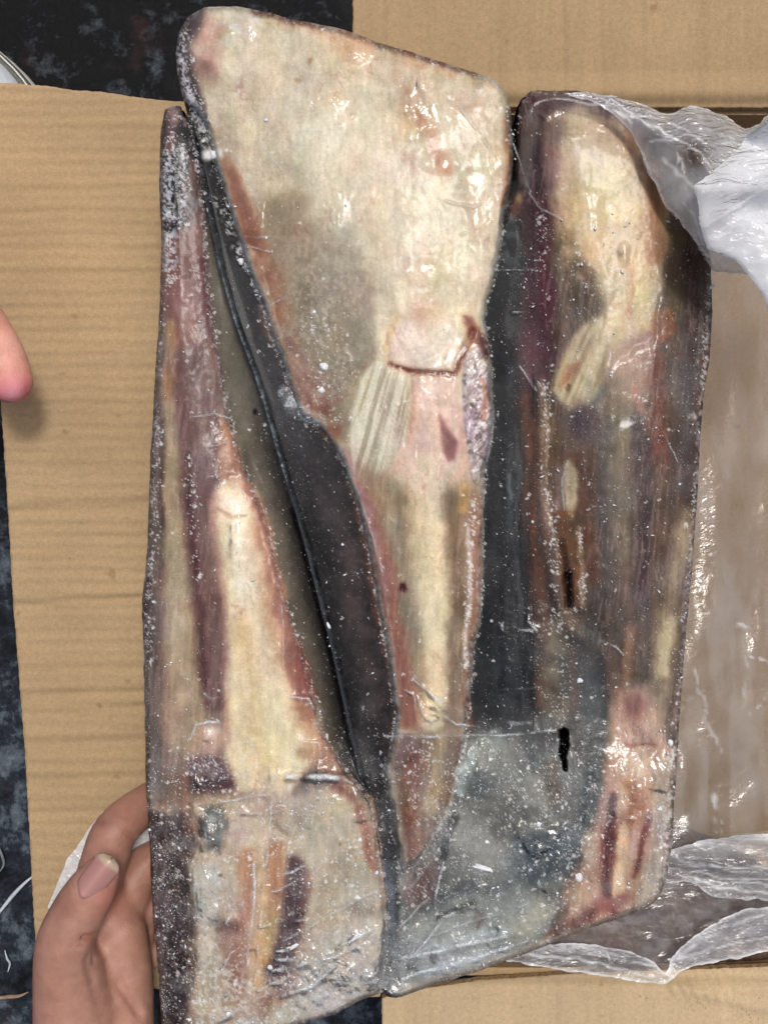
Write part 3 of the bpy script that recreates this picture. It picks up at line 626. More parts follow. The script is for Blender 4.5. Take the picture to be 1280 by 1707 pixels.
# lower part
A([(300, 1330), (590, 1310), (625, 1370), (642, 1500), (642, 1600), (600, 1665), (420, 1720), (320, 1720), (318, 1450)], (186, 172, 150), .97, 18, 8, None, sl)
A([(246, 1345), (318, 1350), (328, 1410), (318, 1440), (322, 1520), (324, 1640), (304, 1735), (262, 1735), (254, 1500)], (70, 58, 56), .97, 5, 5, None, sl)
L([(268, 1420, 12), (274, 1520, 12), (272, 1580, 8)], (90, 80, 82), .85, .6, 4); L([(262, 1610, 6), (270, 1700, 8)], (64, 64, 62), .8, .6, 3); L([(318, 1570, 8), (314, 1640, 10)], (110, 90, 60), .7, .9); L([(300, 1600, 12), (290, 1700, 14)], (46, 30, 32), .7, .9)
A([(244, 1300), (300, 1280), (318, 1330), (316, 1352), (290, 1352), (248, 1350)], (140, 116, 98), .8, 12, 5); L([(252, 1345, 7), (280, 1350, 7)], (176, 150, 130), .8, .7); L([(252, 1285, 12), (270, 1310, 14)], (98, 92, 84), .7, .9)
L([(308, 1290, 5), (312, 1350, 6), (316, 1390, 5)], (152, 118, 110), .7, .8)
A([(340, 1344), (372, 1342), (378, 1380), (368, 1420), (342, 1414), (336, 1376)], (92, 98, 96), .9, 8, 4); L([(352, 1362, 5), (348, 1396, 7)], (178, 190, 188), .9, .7, 3); L([(364, 1354, 4), (366, 1396, 5)], (150, 164, 160), .7, .8, 3)
A([(318, 1440), (356, 1430), (372, 1470), (366, 1540), (340, 1560), (324, 1520)], (184, 186, 180), .85, 10, 8, .3 + .7 * sst(.35, .6, mott2)); B(360, 1535, 16, 10, (120, 104, 92), .7); B(366, 1545, 8, 8, (104, 82, 62), .7)
A([(376, 1350), (440, 1340), (444, 1420), (420, 1440), (390, 1420)], (208, 184, 166), .8, 14, 6); B(395, 1390, 18, 14, (186, 164, 156), .8)
L([(414, 1430, 16), (412, 1500, 14), (404, 1540, 10)], (176, 124, 98), .8, .8, 6); L([(462, 1420, 14), (458, 1480, 15), (456, 1520, 14)], (182, 132, 96), .85, .8, 5); L([(454, 1530, 16), (444, 1590, 18), (436, 1650, 18)], (196, 164, 112), .85, .8, 5)
L([(440, 1440, 9), (436, 1520, 9), (430, 1600, 9)], (200, 164, 124), .7, .9, 4)
L([(494, 1445, 14), (492, 1480, 18), (484, 1540, 17), (476, 1590, 18), (466, 1620, 20)], (78, 50, 56), .95, .5, 5); L([(512, 1455, 10), (506, 1500, 9)], (116, 80, 78), .7, .9, 4); L([(480, 1630, 16), (450, 1680, 24)], (128, 76, 62), .75, .9, 6)
L([(390, 1560, 20), (392, 1620, 22), (400, 1680, 18)], (140, 104, 92), .8, .9, 8, .4 + .6 * sst(.3, .6, mott)); L([(340, 1600, 16), (352, 1660, 22)], (164, 154, 134), .8, .9, 8)
L([(372, 1548, 10), (392, 1546, 8)], (110, 76, 74), .7, .8)
A([(520, 1330), (600, 1340), (632, 1480), (640, 1560), (560, 1580), (520, 1520), (516, 1420)], (176, 167, 146), .85, 16, 8, None, sl); B(560, 1350, 40, 20, (184, 164, 136), .7); L([(560, 1310, 8), (588, 1330, 7)], (140, 80, 72), .8, .8, 4)
L([(600, 1345, 7), (612, 1400, 8), (622, 1450, 6)], (150, 92, 76), .75, .8, 4); B(600, 1515, 24, 14, (122, 112, 98), .8); L([(618, 1330, 6), (632, 1410, 5), (640, 1500, 5)], (178, 150, 132), .8, .7, 3)
A([(520, 1560), (640, 1530), (640, 1640), (560, 1690), (440, 1720), (380, 1720), (430, 1680), (520, 1640)], (190, 192, 186), .75, 18, 10, .35 + .65 * sst(.3, .6, mott))
L([(400, 1716, 10), (520, 1690, 10), (600, 1655, 8), (636, 1640, 5)], (196, 186, 170), .8, .7, 4)

# ---- right slab
mr = cl(sr, 5)
put(mr, (96, 82, 74)); put(mr * sst(.4, .65, fbm(X / 14, Y / 120, 121, 4)), (116, 98, 86), .8)
A([(862, 160), (900, 152), (1060, 170), (1120, 240), (1060, 240), (940, 185), (910, 240), (916, 420), (900, 480), (872, 420), (866, 300)], (74, 58, 62), .97, 8, 5)
L([(888, 170, 14), (960, 160, 10), (1020, 168, 12)], (78, 52, 58), .8, .8); L([(890, 190, 12), (880, 240, 10), (876, 300, 8)], (112, 108, 104), .75, .8, 5)
A([(916, 190), (960, 178), (1040, 196), (1080, 290), (1112, 350), (1112, 440), (1090, 530), (1060, 600), (1010, 612), (990, 530), (946, 480), (928, 400), (914, 300)], (196, 170, 142), 1, 15, 7)
L([(928, 200, 16), (922, 260, 12), (918, 320, 8)], (128, 106, 106), .8, .9, 6)
A([(950, 300), (1050, 280), (1080, 360), (1086, 440), (1070, 540), (1030, 590), (1005, 540), (960, 430), (940, 350)], (208, 187, 144), .9, 20, 8)
B(1000, 320, 40, 50, (214, 196, 156), .7); L([(1066, 400, 16), (1070, 470, 14), (1068, 540, 12)], (206, 184, 130), .7, .9)
L([(1084, 280, 14), (1090, 340, 16), (1094, 400, 18), (1092, 426, 12)], (172, 122, 86), .9, .8, 5); L([(1050, 230, 20), (1072, 290, 14)], (190, 150, 116), .7, .9); L([(1104, 330, 6), (1112, 420, 6)], (190, 160, 116), .7, .8, 3)
A([(912, 380), (950, 400), (990, 470), (1006, 530), (960, 560), (930, 560), (906, 470)], (108, 98, 82), .95, 18, 10, .3 + .7 * sst(.3, .55, mott)); B(970, 500, 34, 26, (92, 84, 76), .8, 0, 10); B(950, 390, 34, 26, (150, 132, 100), .6, 0, 12, sst(.4, .6, mott))
L([(1048, 440, 4), (1052, 480, 6), (1050, 520, 5)], (190, 140, 98), .8, .8, 3); B(1036, 424, 10, 6, (140, 120, 76), .8)
L([(1124, 380, 10), (1128, 460, 16), (1128, 540, 14)], (110, 97, 78), .95, .7, 4)
L([(1160, 430, 24), (1160, 520, 24), (1156, 620, 22), (1150, 720, 20), (1148, 820, 18)], (74, 62, 64), .9, .6, 4, .4 + .6 * streaks(-3, 90, 7, 33)); L([(1138, 520, 8), (1142, 640, 8), (1140, 760, 8)], (96, 88, 88), .7, .8, 4)
L([(1172, 600, 6), (1166, 680, 7)], (108, 74, 62), .8, .8)
A([(1088, 522), (1112, 512), (1126, 526), (1122, 556), (1104, 574), (1086, 560)], (166, 94, 66), .95, 6, 4, .5 + .5 * streaks(-60, 14, 4, 35)); B(1076, 570, 16, 20, (166, 138, 138), .8)
A([(1010, 590), (1060, 560), (1096, 580), (1090, 640), (1050, 680), (1016, 650)], (172, 148, 128), .85, 12, 6)
L([(1092, 590, 12), (1094, 650, 14), (1092, 710, 14), (1100, 770, 14)], (124, 80, 70), .9, .8, 5); L([(1058, 650, 8), (1068, 680, 7), (1078, 706, 4)], (164, 116, 100), .8, .8, 3)
L([(1026, 650, 20), (1034, 730, 20), (1032, 820, 18), (1030, 920, 16)], (134, 122, 100), .9, .8, 5, .45 + .55 * streaks(0, 90, 8, 37))
L([(1000, 650, 8), (994, 680, 7)], (92, 98, 98), .8, .9); L([(1006, 700, 14), (1004, 820, 14), (1006, 940, 20), (1000, 1050, 24)], (86, 82, 80), .8, .9, 6)
L([(1060, 700, 12), (1076, 800, 14), (1074, 900, 14), (1066, 1000, 14)], (76, 62, 66), .85, .7, 5); L([(1098, 760, 10), (1104, 860, 12), (1096, 960, 12)], (106, 88, 76), .7, .8, 5)
put(cl(t2, 6), (200, 186, 150)); put(cl(t2, 6) * sst(.45, .65, 1 - f2), (152, 134, 104), .6); L([(938, 640, 7), (950, 620, 9), (962, 610, 6)], (168, 116, 86), .9, .8, 3); L([(928, 650, 5), (940, 604, 4), (958, 566, 4)], (190, 164, 124), .7, .8, 2); L([(986, 640, 8), (980, 668, 8)], (150, 148, 130), .7, .9)
B(946, 648, 3, 6, (60, 50, 40), .8, 20, 0)
B(970, 702, 22, 28, (66, 46, 54), .95, 0, 5); L([(972, 770, 18), (980, 840, 18)], (104, 78, 70), .7, .9)
A([(870, 450), (920, 440), (928, 560), (916, 640), (872, 630), (866, 560)], (78, 50, 58), .85, 12, 8); L([(904, 340, 10), (908, 440, 12), (912, 530, 10)], (84, 44, 54), .8, .8, 5); B(886, 600, 24, 26, (94, 70, 72), .7)
L([(882, 660, 12), (884, 740, 14), (886, 830, 15), (896, 920, 14), (904, 1010, 13), (906, 1100, 12), (908, 1170, 12)], (122, 78, 60), .8, 1.0, 8, .5 + .5 * streaks(-3, 70, 6, 39)); L([(904, 640, 4), (906, 720, 4), (904, 800, 4), (916, 880, 4)], (150, 126, 108), .6, .9, 6)
L([(918, 690, 14), (920, 760, 14), (928, 830, 12)], (112, 92, 70), .9, .7, 5, .4 + .6 * sst(.4, .6, mott2))
A([(938, 770), (946, 764), (960, 790), (963, 836), (954, 870), (940, 840)], (190, 178, 148), .9, 3, 2); L([(930, 780, 6), (930, 850, 6)], (140, 122, 116), .8, .8, 4)
A([(928, 850), (960, 850), (968, 920), (966, 1012), (940, 1020), (932, 940)], (122, 82, 54), .9, 6, 5, .4 + .6 * sst(.35, .6, mott2)); L([(938, 900, 4), (944, 960, 5), (950, 1012, 4)], (56, 38, 28), .9, .7, 3); L([(966, 880, 3), (968, 960, 3), (970, 1010, 3)], (184, 158, 136), .8, .8, 2)
L([(980, 880, 12), (986, 960, 14)], (116, 78, 62), .7, .9)
L([(920, 1060, 26), (926, 1130, 26), (930, 1190, 24)], (124, 118, 100), .85, .7, 6, .5 + .5 * sst(.3, .6, mott)); L([(954, 1080, 6), (956, 1180, 8)], (104, 72, 58), .7, .8, 4); L([(984, 1060, 20), (980, 1150, 22), (980, 1200, 22)], (78, 78, 78), .85, .8, 8)
L([(1142, 860, 12), (1130, 940, 14), (1118, 1010, 15), (1106, 1080, 17), (1098, 1150, 18), (1090, 1220, 18)], (164, 150, 124), .85, .85, 6, .5 + .5 * sst(.3, .6, mott)); L([(1112, 1040, 9), (1102, 1120, 10)], (196, 180, 142), .8, .9)
L([(1166, 860, 6), (1154, 960, 7), (1146, 1060, 7), (1140, 1140, 7)], (92, 72, 74), .8, .7, 3)
L([(1052, 1050, 10), (1044, 1130, 9), (1040, 1160, 9)], (166, 134, 110), .8, .7, 4); L([(1064, 1040, 8), (1062, 1110, 7)], (104, 86, 76), .8, .8, 3)
A([(1030, 1150), (1080, 1140), (1108, 1230), (1124, 1250), (1112, 1430), (1098, 1500), (1060, 1522), (980, 1545), (940, 1540), (970, 1440), (1000, 1350), (1012, 1250)], (184, 152, 134), .95, 10, 5)
B(1054, 1178, 18, 22, (152, 96, 86), .9, 0, 5); L([(1040, 1243, 4), (1090, 1243, 4)], (156, 96, 88), .8, .8, 3); L([(1064, 1262, 20), (1060, 1300, 22)], (204, 172, 146), .9, .9); L([(1040, 1320, 12), (1036, 1340, 12)], (206, 184, 150), .8, .9)
L([(1052, 1310, 12), (1060, 1340, 12), (1052, 1370, 8)], (178, 124, 96), .85, .8, 4); L([(1018, 1330, 7), (1016, 1390, 11), (1014, 1440, 11), (1010, 1490, 9)], (100, 58, 60), .95, .6, 3)
L([(1038, 1380, 9), (1034, 1440, 9), (1028, 1490, 9)], (212, 184, 148), .9, .6, 3); L([(1080, 1360, 5), (1070, 1410, 6), (1056, 1460, 4)], (134, 62, 54), .95, .6, 3); L([(1060, 1390, 4), (1052, 1430, 4)], (188, 162, 158), .7, .8, 2)
L([(980, 1390, 12), (984, 1430, 12)], (176, 168, 154), .85, .8, 3); L([(1000, 1506, 12), (1020, 1512, 12), (1040, 1500, 8)], (170, 84, 76), .85, .7, 5); L([(984, 1520, 12), (960, 1540, 10), (930, 1552, 8)], (96, 56, 58), .8, .8, 5); L([(920, 1560, 6), (960, 1534, 6)], (120, 66, 42), .7, .8)
L([(1104, 1280, 12), (1100, 1380, 14), (1090, 1460, 16), (1070, 1500, 12)], (168, 160, 150), .8, .8, 5); L([(940, 1490, 14), (970, 1490, 16)], (176, 150, 128), .8, .9, 6)
# ---- lower glazed area between the slabs
gm = cl(np.maximum(np.maximum(-sm, -sr), -sl), 4) * sst(1190, 1270, Y + 26 * WY + 14 * WX) * (X > 664)
put(gm, (112, 114, 110)); put(gm * sst(.42, .62, fbm(X / 60, Y / 60, 131, 3)), (146, 148, 142), .75); put(gm * sst(.5, .7, fbm(X / 60, Y / 50, 133, 2)), (84, 92, 96), .7)
L([(790, 1256, 9), (772, 1290, 9), (766, 1320, 7)], (172, 190, 186), .85, .8, 5, .4 + .6 * sst(.35, .6, mott2)); B(820, 1240, 20, 16, (128, 150, 142), .7); L([(830, 1260, 26), (850, 1300, 30)], (138, 142, 136), .7, .9, 10)
L([(990, 1140, 18), (992, 1220, 14), (986, 1300, 14), (974, 1360, 14)], (62, 70, 74), .85, .8, 5); A([(850, 1400), (900, 1380), (960, 1390), (960, 1440), (900, 1480), (850, 1470)], (78, 90, 98), .85, 18, 8)
B(876, 1312, 20, 20, (170, 158, 140), .6, 0, 8, sst(.3, .6, mott)); L([(920, 1270, 12), (924, 1330, 12)], (116, 98, 82), .6, .9)
L([(757, 1360, 6), (752, 1372, 6)], (58, 62, 44), .95, .6, 2); L([(744, 1396, 4), (741, 1428, 4)], (44, 50, 48), .95, .6, 2); L([(738, 1440, 8), (732, 1490, 8)], (74, 82, 80), .7, .9)
A([(690, 1440), (730, 1430), (726, 1500), (690, 1520), (672, 1490)], (122, 98, 94), .8, 12, 5); A([(660, 1560), (760, 1500), (860, 1480), (930, 1500), (880, 1590), (720, 1645), (655, 1665)], (146, 152, 148), .9, 16, 6)
L([(680, 1590, 10), (760, 1572, 8), (860, 1546, 7)], (176, 190, 196), .8, .8, 6, .4 + .6 * streaks(75, 60, 5, 41)); L([(730, 1530, 4), (790, 1505, 4)], (54, 58, 52), .8, .7, 3); L([(870, 1545, 20), (900, 1520, 20)], (176, 172, 150), .7, .9); L([(670, 1650, 7), (760, 1626, 7), (880, 1584, 6), (980, 1546, 5)], (200, 182, 156), .75, .7, 3); L([(800, 1525, 8), (796, 1550, 5)], (104, 92, 84), .8, .7)
L([(700, 1622, 8), (800, 1592, 8)], (184, 198, 210), .7, .8, 4, .4 + .6 * streaks(72, 60, 4, 43))
put(1 - sst(-1.5, 1.0, HOLE), (6, 7, 8), 1); put(np.exp(-((HOLE - 3) / 3.) ** 2) * sst(.4, .6, mott2), (168, 182, 180), .6)  # inside of the hole painted black, its deep shade put into the colour
# whole-block texture: ragged boundaries, grain, fibres, a little less colour
rr_, cc_ = np.indices(X.shape)
keep = np.maximum(np.exp(-(np.minimum(np.abs(sm), np.abs(sl)) / 7.) ** 2), np.maximum(cl(t1, 4), cl(mem, 4)) * .8)[..., None]; keep = np.maximum(keep, (1 - sst(0, 5, HOLE))[..., None])
put(np.exp(-((so + 5) / 5.) ** 2) * (.3 + .7 * sst(.35, .65, mott)), (128, 118, 112), .55)
C = C * keep + np.stack([blur(C[..., k], 1, 2) for k in range(3)], -1) * (1 - keep)
ddx = 10 * (fbm(X / 24, Y / 34, 501, 4) - .5) + 2.5 * (fbm(X / 4, Y / 6, 503, 2) - .5); ddy = 6 * (fbm(X / 8, Y / 24, 505, 3) - .5) + 2.5 * (fbm(X / 4, Y / 5, 507, 2) - .5)
sharp = (1 - .75 * np.maximum(cl(t1, 8), cl(t2, 8))) * 1.0
sharp = sharp - .8 * sharp * np.exp(-(np.minimum(np.abs(sm), np.abs(sl)) / 5.) ** 2)
C = C[np.clip(np.rint(rr_ + sharp * ddy / G).astype(int), 0, X.shape[0] - 1), np.clip(np.rint(cc_ + sharp * ddx / G).astype(int), 0, X.shape[1] - 1)]
lum_ = lambda c: (c @ np.array([.3, .59, .11]))[..., None]
lum = C @ np.array([.3, .59, .11])
C = lum[..., None] + (C - lum[..., None]) * .94
flesh = (1 - sst(.60, .74, lum)) * (1 - .9 * (sm < 0) * sst(800, 740, Y))
C *= (1 + .06 * (fbm(X / 8, Y / 10, 511, 4) - .5) * 2 + .10 * (fbm(X / 32, Y / 44, 513, 3) - .5) * 2 + flesh * .10 * (fbm(X / 3.2 + .05 * Y / 3, Y / 46, 515, 3) - .5) * 2 * (np.minimum(sm, np.minimum(sl, sr)) < 0))[..., None]
fl_ = (np.minimum(sm, np.minimum(sl, sr)) < -4)
for k_, am in ((0, .05), (1, .03), (2, .055)):
    C[..., k_] *= 1 + fl_ * am * 2 * (fbm(X / 46, Y / 70, 541 + k_, 4) - .5)
vein = np.exp(-((fbm(X / 30 + .4 * WX, Y / 70, 551, 4) - .5) / .012) ** 2) * sst(.45, .65, fbm(X / 50, Y / 50, 553, 2))
put(fl_ * vein, (150, 84, 76), .28)
vein2 = np.exp(-((fbm(X / 20, Y / 60 + .4 * WY, 555, 4) - .5) / .014) ** 2) * sst(.4, .65, fbm(X / 60, Y / 60, 557, 2))
put(fl_ * vein2, (220, 210, 196), .25)
fibre_ = sst(.50, .68, fbm((X + .12 * Y) / 3.0, Y / 34, 559, 3)) * flesh * fl_
put(fibre_ * sst(.4, .6, fbm(X / 40, Y / 60, 561, 2)), (176, 156, 150), .30)
pale = sst(.56, .70, lum) * (np.minimum(sm, np.minimum(sl, sr)) < -6)
for sd_, sc_n, cs, op_ in ((521, 6, (232, 228, 210), .16), (523, 13, (226, 218, 192), .16), (525, 10, (178, 165, 138), .10), (527, 34, (210, 180, 152), .2), (529, 44, (226, 220, 196), .3)):
    put(pale * sst(.56, .72, fbm(X / sc_n, Y / (sc_n * 1.25), sd_, 4)), cs, op_)
# crisp marks over the soft tissue
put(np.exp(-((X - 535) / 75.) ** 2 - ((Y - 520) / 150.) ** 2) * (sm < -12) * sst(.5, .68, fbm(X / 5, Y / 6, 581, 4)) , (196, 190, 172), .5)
L([(648, 606, 2.4), (664, 611, 2.2), (682, 618, 2.8), (720, 621, 2.4), (758, 624, 2.8), (765, 600, 2.6), (776, 578, 2.6)], (140, 58, 44), .9, .6, 1.6)
L([(440, 462, 2), (452, 500, 2), (470, 560, 2)], (190, 168, 140), .5, .8, 4)
B(671, 979, 5, 7, (96, 34, 38), .95, 0, .5); A([(733, 694), (745, 716), (762, 738), (756, 764), (746, 768), (739, 750)], (140, 86, 86), .6, 4, 2)
put(cl(t1, 3) * sst(.5, .66, 1 - f1) * sst(600, 680, Y) * sst(815, 760, Y), (154, 146, 122), .4); put(cl(t1, 3) * sst(.55, .7, f1) * sst(815, 760, Y), (224, 219, 196), .5); put(cl(t2, 3) * sst(.5, .66, 1 - f2) * sst(680, 630, Y), (146, 130, 102), .5)
L([(360, 420, 1.8), (384, 505, 2), (404, 565, 2), (425, 620, 2), (444, 680, 2.2), (462, 745, 2.2), (478, 800, 2)], (126, 142, 150), .8, .7, 1.5, .25 + .75 * sst(.4, .6, vn(X / 3.2, Y / 3.2, 97)))  # thin bluish highlight painted on the crest
L([(494, 850, 1.5), (520, 950, 1.5), (546, 1050, 1.5), (573, 1165, 1.5), (600, 1285, 1.5)], (84, 90, 94), .8, .7, 1.5); L([(488, 850, 4), (513, 950, 4), (539, 1050, 4), (566, 1165, 4), (592, 1280, 4)], (18, 18, 19), .8, .8, 1.5)  # grey stroke paints the crest's thin highlight, then its black flank
L([(560, 820, 14), (590, 960, 16), (610, 1100, 14)], (66, 58, 58), .6, .9, 8)
L([(548, 860, 18), (580, 980, 20), (606, 1100, 20), (622, 1190, 18)], (88, 80, 78), .6, .95, 10, .4 + .6 * sst(.3, .65, mott)); L([(480, 700, 16), (520, 790, 16), (560, 880, 14)], (62, 58, 64), .5, .95, 8)  # first stroke paints a grey sheen on the skin
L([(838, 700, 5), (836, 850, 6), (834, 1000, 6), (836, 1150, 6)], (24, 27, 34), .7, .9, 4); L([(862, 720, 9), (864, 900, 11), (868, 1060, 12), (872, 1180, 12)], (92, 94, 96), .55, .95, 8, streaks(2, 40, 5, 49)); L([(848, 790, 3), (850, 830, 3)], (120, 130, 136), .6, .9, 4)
L([(884, 560, 16), (880, 640, 14)], (104, 70, 78), .5, .95, 8)
B(425, 687, 3, 5, (18, 18, 18), .95, 10, 0); B(757, 1368, 7, 5, (56, 60, 44), .8, -30, 1)
L([(560, 745, 2.5), (582, 800, 2.5), (602, 852, 2.5), (618, 920, 2.5), (630, 990, 2.5), (642, 1060, 2.5), (652, 1120, 2.5)], (196, 186, 170), .6, .8, 3, .2 + .8 * sst(.45, .6, mott2))
L([(392, 806, 2), (416, 832, 2.5), (432, 872, 2.5), (446, 920, 2), (456, 970, 2)], (226, 206, 192), .7, .8, 3, .3 + .7 * sst(.4, .6, mott2)); L([(366, 850, 3), (388, 862, 4), (410, 858, 2)], (168, 134, 104), .5, .9, 3)
L([(908, 650, 2), (912, 720, 2.5), (908, 790, 2), (918, 860, 2.5), (928, 930, 2)], (176, 156, 132), .7, .8, 4, .3 + .7 * sst(.4, .6, mott2))
edge_noise = sst(.52, .62, fbm(X / 5, Y / 6, 141, 3))
mott3 = fbm(X / 4.5, Y / 5, 573, 3)
# frost on the cut edges
edge_noise = sst(.52, .62, fbm(X / 5, Y / 6, 141, 3))
def rim(s, w, op): put(np.exp(-(s / w) ** 2) * edge_noise, (222, 226, 228), op)
rim(so, 4, .5)
L([(306, 60, 12), (300, 110, 10), (318, 160, 8), (334, 215, 7), (350, 262, 6)], (214, 220, 224), .8, .8, 4, sst(.5, .62, mott3))
L([(348, 258, 10), (362, 256, 10)], (236, 238, 240), .95, .6, 5); L([(394, 412, 8), (410, 440, 8)], (222, 224, 226), .8, .7, 4, sst(.42, .58, mott3)); L([(360, 330, 6), (386, 390, 6)], (206, 208, 208), .7, .8, 4, sst(.5, .6, mott3))
L([(282, 260, 10), (278, 320, 12), (282, 380, 10), (284, 440, 10)], (196, 204, 214), .85, .9, 5, sst(.46, .6, mott3)); L([(304, 250, 6), (300, 300, 6), (304, 350, 6)], (206, 212, 220), .8, .9, 4, sst(.48, .6, mott3))
L([(430, 480, 6), (446, 520, 8), (460, 560, 8)], (206, 202, 196), .7, .8, 4, sst(.45, .6, mott3))
A([(330, 1520), (420, 1640), (420, 1720), (320, 1720)], (206, 204, 196), .7, 20, 8, sst(.5, .64, mott3)); L([(280, 1400, 20), (290, 1560, 20), (300, 1690, 20)], (176, 168, 164), .3, .9, 6, sst(.58, .68, mott3))
put(gm * sst(.62, .72, mott3), (176, 186, 188), .3)
L([(1125, 1250, 8), (1116, 1380, 10), (1104, 1470, 10)], (206, 204, 200), .7, .9, 4, sst(.48, .62, mott3)); L([(1184, 500, 4), (1170, 660, 5), (1160, 850, 5), (1146, 1020, 6), (1136, 1150, 6)], (190, 184, 180), .7, .9, 3, sst(.5, .62, mott3))
RG2 = np.random.default_rng(77); rnd = RG2.random(X.shape)
fd = .55 * np.exp(-((sm - 0) / 5.) ** 2) * (Y > 150) * (X < 700) + .30 * np.exp(-(sm / 4.) ** 2) * (X >= 700) + .30 * np.exp(-(sl / 4.) ** 2) + .3 * np.exp(-(so / 6.) ** 2) + .05 * LOW + .005
for pts_, w_, d_ in (([(300, 60), (302, 120), (322, 180), (346, 230)], 14, .35), ([(282, 200), (278, 300), (282, 400), (284, 470)], 12, .45), ([(302, 230), (304, 300), (306, 370)], 8, .35), ([(906, 640), (910, 720), (908, 800), (920, 880), (926, 980), (926, 1040)], 7, .35), ([(966, 880), (970, 960), (968, 1014), (940, 1022)], 4, .5),
                    ([(790, 830), (784, 900), (783, 980), (776, 1060), (776, 1130)], 5, .5), ([(262, 700), (256, 800), (256, 900), (246, 1000), (252, 1100)], 8, .25), ([(316, 760), (322, 860), (330, 960)], 8, .18), ([(300, 1380), (280, 1480), (285, 1600), (300, 1700)], 26, .05), ([(400, 1690), (520, 1640), (640, 1590)], 34, .22),
                    ([(700, 1260), (740, 1400), (690, 1500)], 30, .12), ([(880, 1320), (940, 1400), (900, 1470)], 60, .10), ([(1120, 1260), (1110, 1400), (1096, 1490)], 14, .4), ([(1180, 480), (1172, 640), (1162, 800), (1150, 980), (1138, 1120)], 5, .5), ([(1000, 1330), (970, 1420), (930, 1500)], 24, .14), ([(930, 1060), (940, 1200)], 30, .10), ([(360, 700), (368, 800), (372, 840)], 7, .2), ([(316, 1280), (360, 1270)], 12, .25), ([(900, 360), (906, 430)], 8, .2), ([(960, 430), (1000, 520)], 30, .05), ([(540, 560), (550, 680)], 40, .06)):
    d_l, _ = seg(X, Y, pts_); fd = fd + d_ * np.exp(-(d_l / w_) ** 2)
fd *= sst(-1, -7, so) * (1 - .45 * sst(1250, 1350, Y) * (X > 640))
fd *= .35 + 1.5 * sst(.42, .62, fbm(X / 12, Y / 14, 571, 3))
dust_ = (rnd < .55 * fd) * (.35 + .65 * RG2.random(X.shape))
big_ = RG2.random(X.shape) < .07 * fd
for sh_ in ((0, 0), (0, 1), (1, 0), (1, 1), (0, 2), (-1, 1)):
    dust_ = np.maximum(dust_, .9 * np.roll(big_, sh_, (0, 1)) * (RG2.random(X.shape) < .62))
put(dust_, (226, 228, 228), .9)
dk = (1 - sst(.25, .45, lum)); put(dk * sst(.6, .74, fbm(X / 14, Y / 18, 531, 4)), (84, 84, 84), .2); put(dk * sst(.64, .74, fbm(X / 4, Y / 5, 533, 3)), (120, 122, 122), .2)
put(np.exp(-((sm + 5) / 5.) ** 2) * (X < 700) * (Y > 230), (168, 158, 142), .55); put(np.exp(-((sm + 3) / 4.) ** 2) * (Y > 160) * (.25 + .75 * edge_noise), (214, 214, 210), .75); put(np.exp(-((sl + 3) / 3.) ** 2) * (.15 + .85 * edge_noise), (200, 196, 190), .6)
red_ = sst(.12, .24, C[..., 0] - C[..., 1]) * .34
C = C + (lum_(C) - C) * red_[..., None]
C[..., 0] *= 1 - .012 * sst(.55, .7, lum); C[..., 2] *= 1 + .02 * sst(.55, .7, lum)
C = .43 + (C - .43) * 1.20
C = np.clip(C * (.87 + .02 * sst(.25, .65, C @ np.array([.3, .59, .11])))[..., None], 0, 1)
CL = np.ones(X.shape + (4,)); CL[..., :3] = lin(C * 255)

# ---- relief -> parts that share one continuous surface
zt = ZB + H * S
ins = so < G * .55
fq = ins[:-1, :-1] & ins[:-1, 1:] & ins[1:, 1:] & ins[1:, :-1]
idx = np.arange(X.size).reshape(X.shape)
Q4 = np.stack([idx[:-1, :-1], idx[1:, :-1], idx[1:, 1:], idx[:-1, 1:]], -1)
gyy, gxx = np.gradient(so, G); gn = np.hypot(gxx, gyy) + 1e-6
qq = Q4[fq]; bv = np.unique(bound_edges(qq))
XS = X.ravel().copy(); YS = Y.ravel().copy(); sv = np.clip(so.ravel()[bv], -3, 3)
XS[bv] -= sv * gxx.ravel()[bv] / gn.ravel()[bv]; YS[bv] -= sv * gyy.ravel()[bv] / gn.ravel()[bv]
VV = PV(XS, YS, zt.ravel())
dzy, dzx = np.gradient(zt, G * S)
NN = np.stack([-dzx, dzy, np.ones(X.shape)], -1); NN /= np.linalg.norm(NN, axis=-1, keepdims=True); NN = NN.reshape(-1, 3)
CF = CL.reshape(-1, 4)
cx = lambda a: (a[:-1, :-1] + a[1:, 1:]) / 2
XC, YC = cx(X), cx(Y)
lab = np.zeros(XC.shape, int)                                    # 0 skin
lab[cx(sr) < 0] = 3; lab[cx(sl) < 0] = 1; lab[cx(sm) < 0] = 2
lab[(lab == 0) & (YC > 1225) & (XC > 664)] = 4                    # the glazed lower piece
subs = {}
def sub(code, base, cond): lab[(lab == base) & cond] = code
WXC, WYC = cx(WX), cx(WY)
ins_l = lambda pts, wob=3: (lambda d, w: d < w)(*seg(XC + wob * WXC, YC + wob * WYC, pts))
ins_p = lambda pts, wob=3: sdp(XC + wob * WXC, YC + wob * WYC, pts) < 0
FATC = [(358, 812), (392, 800), (424, 820), (444, 880), (460, 950), (474, 1020), (500, 1100), (524, 1180), (540, 1250), (470, 1330), (390, 1320), (378, 1230), (378, 1100), (372, 980), (360, 880)]
sub(11, 1, ins_p(FATC))
sub(12, 1, ins_l([(318, 600, 30), (330, 700, 34), (332, 800, 28), (336, 880, 27), (342, 960, 27), (348, 1040, 26), (353, 1110, 22), (356, 1170, 18)], 4))
sub(13, 1, ins_l([(284, 540, 8), (286, 600, 9), (284, 660, 10), (286, 740, 14), (288, 820, 19), (292, 900, 21), (298, 980, 24), (304, 1060, 28), (308, 1140, 30), (312, 1230, 32)]))
sub(21, 2, cx(t1) < 0); sub(22, 2, cx(mem) < 0)
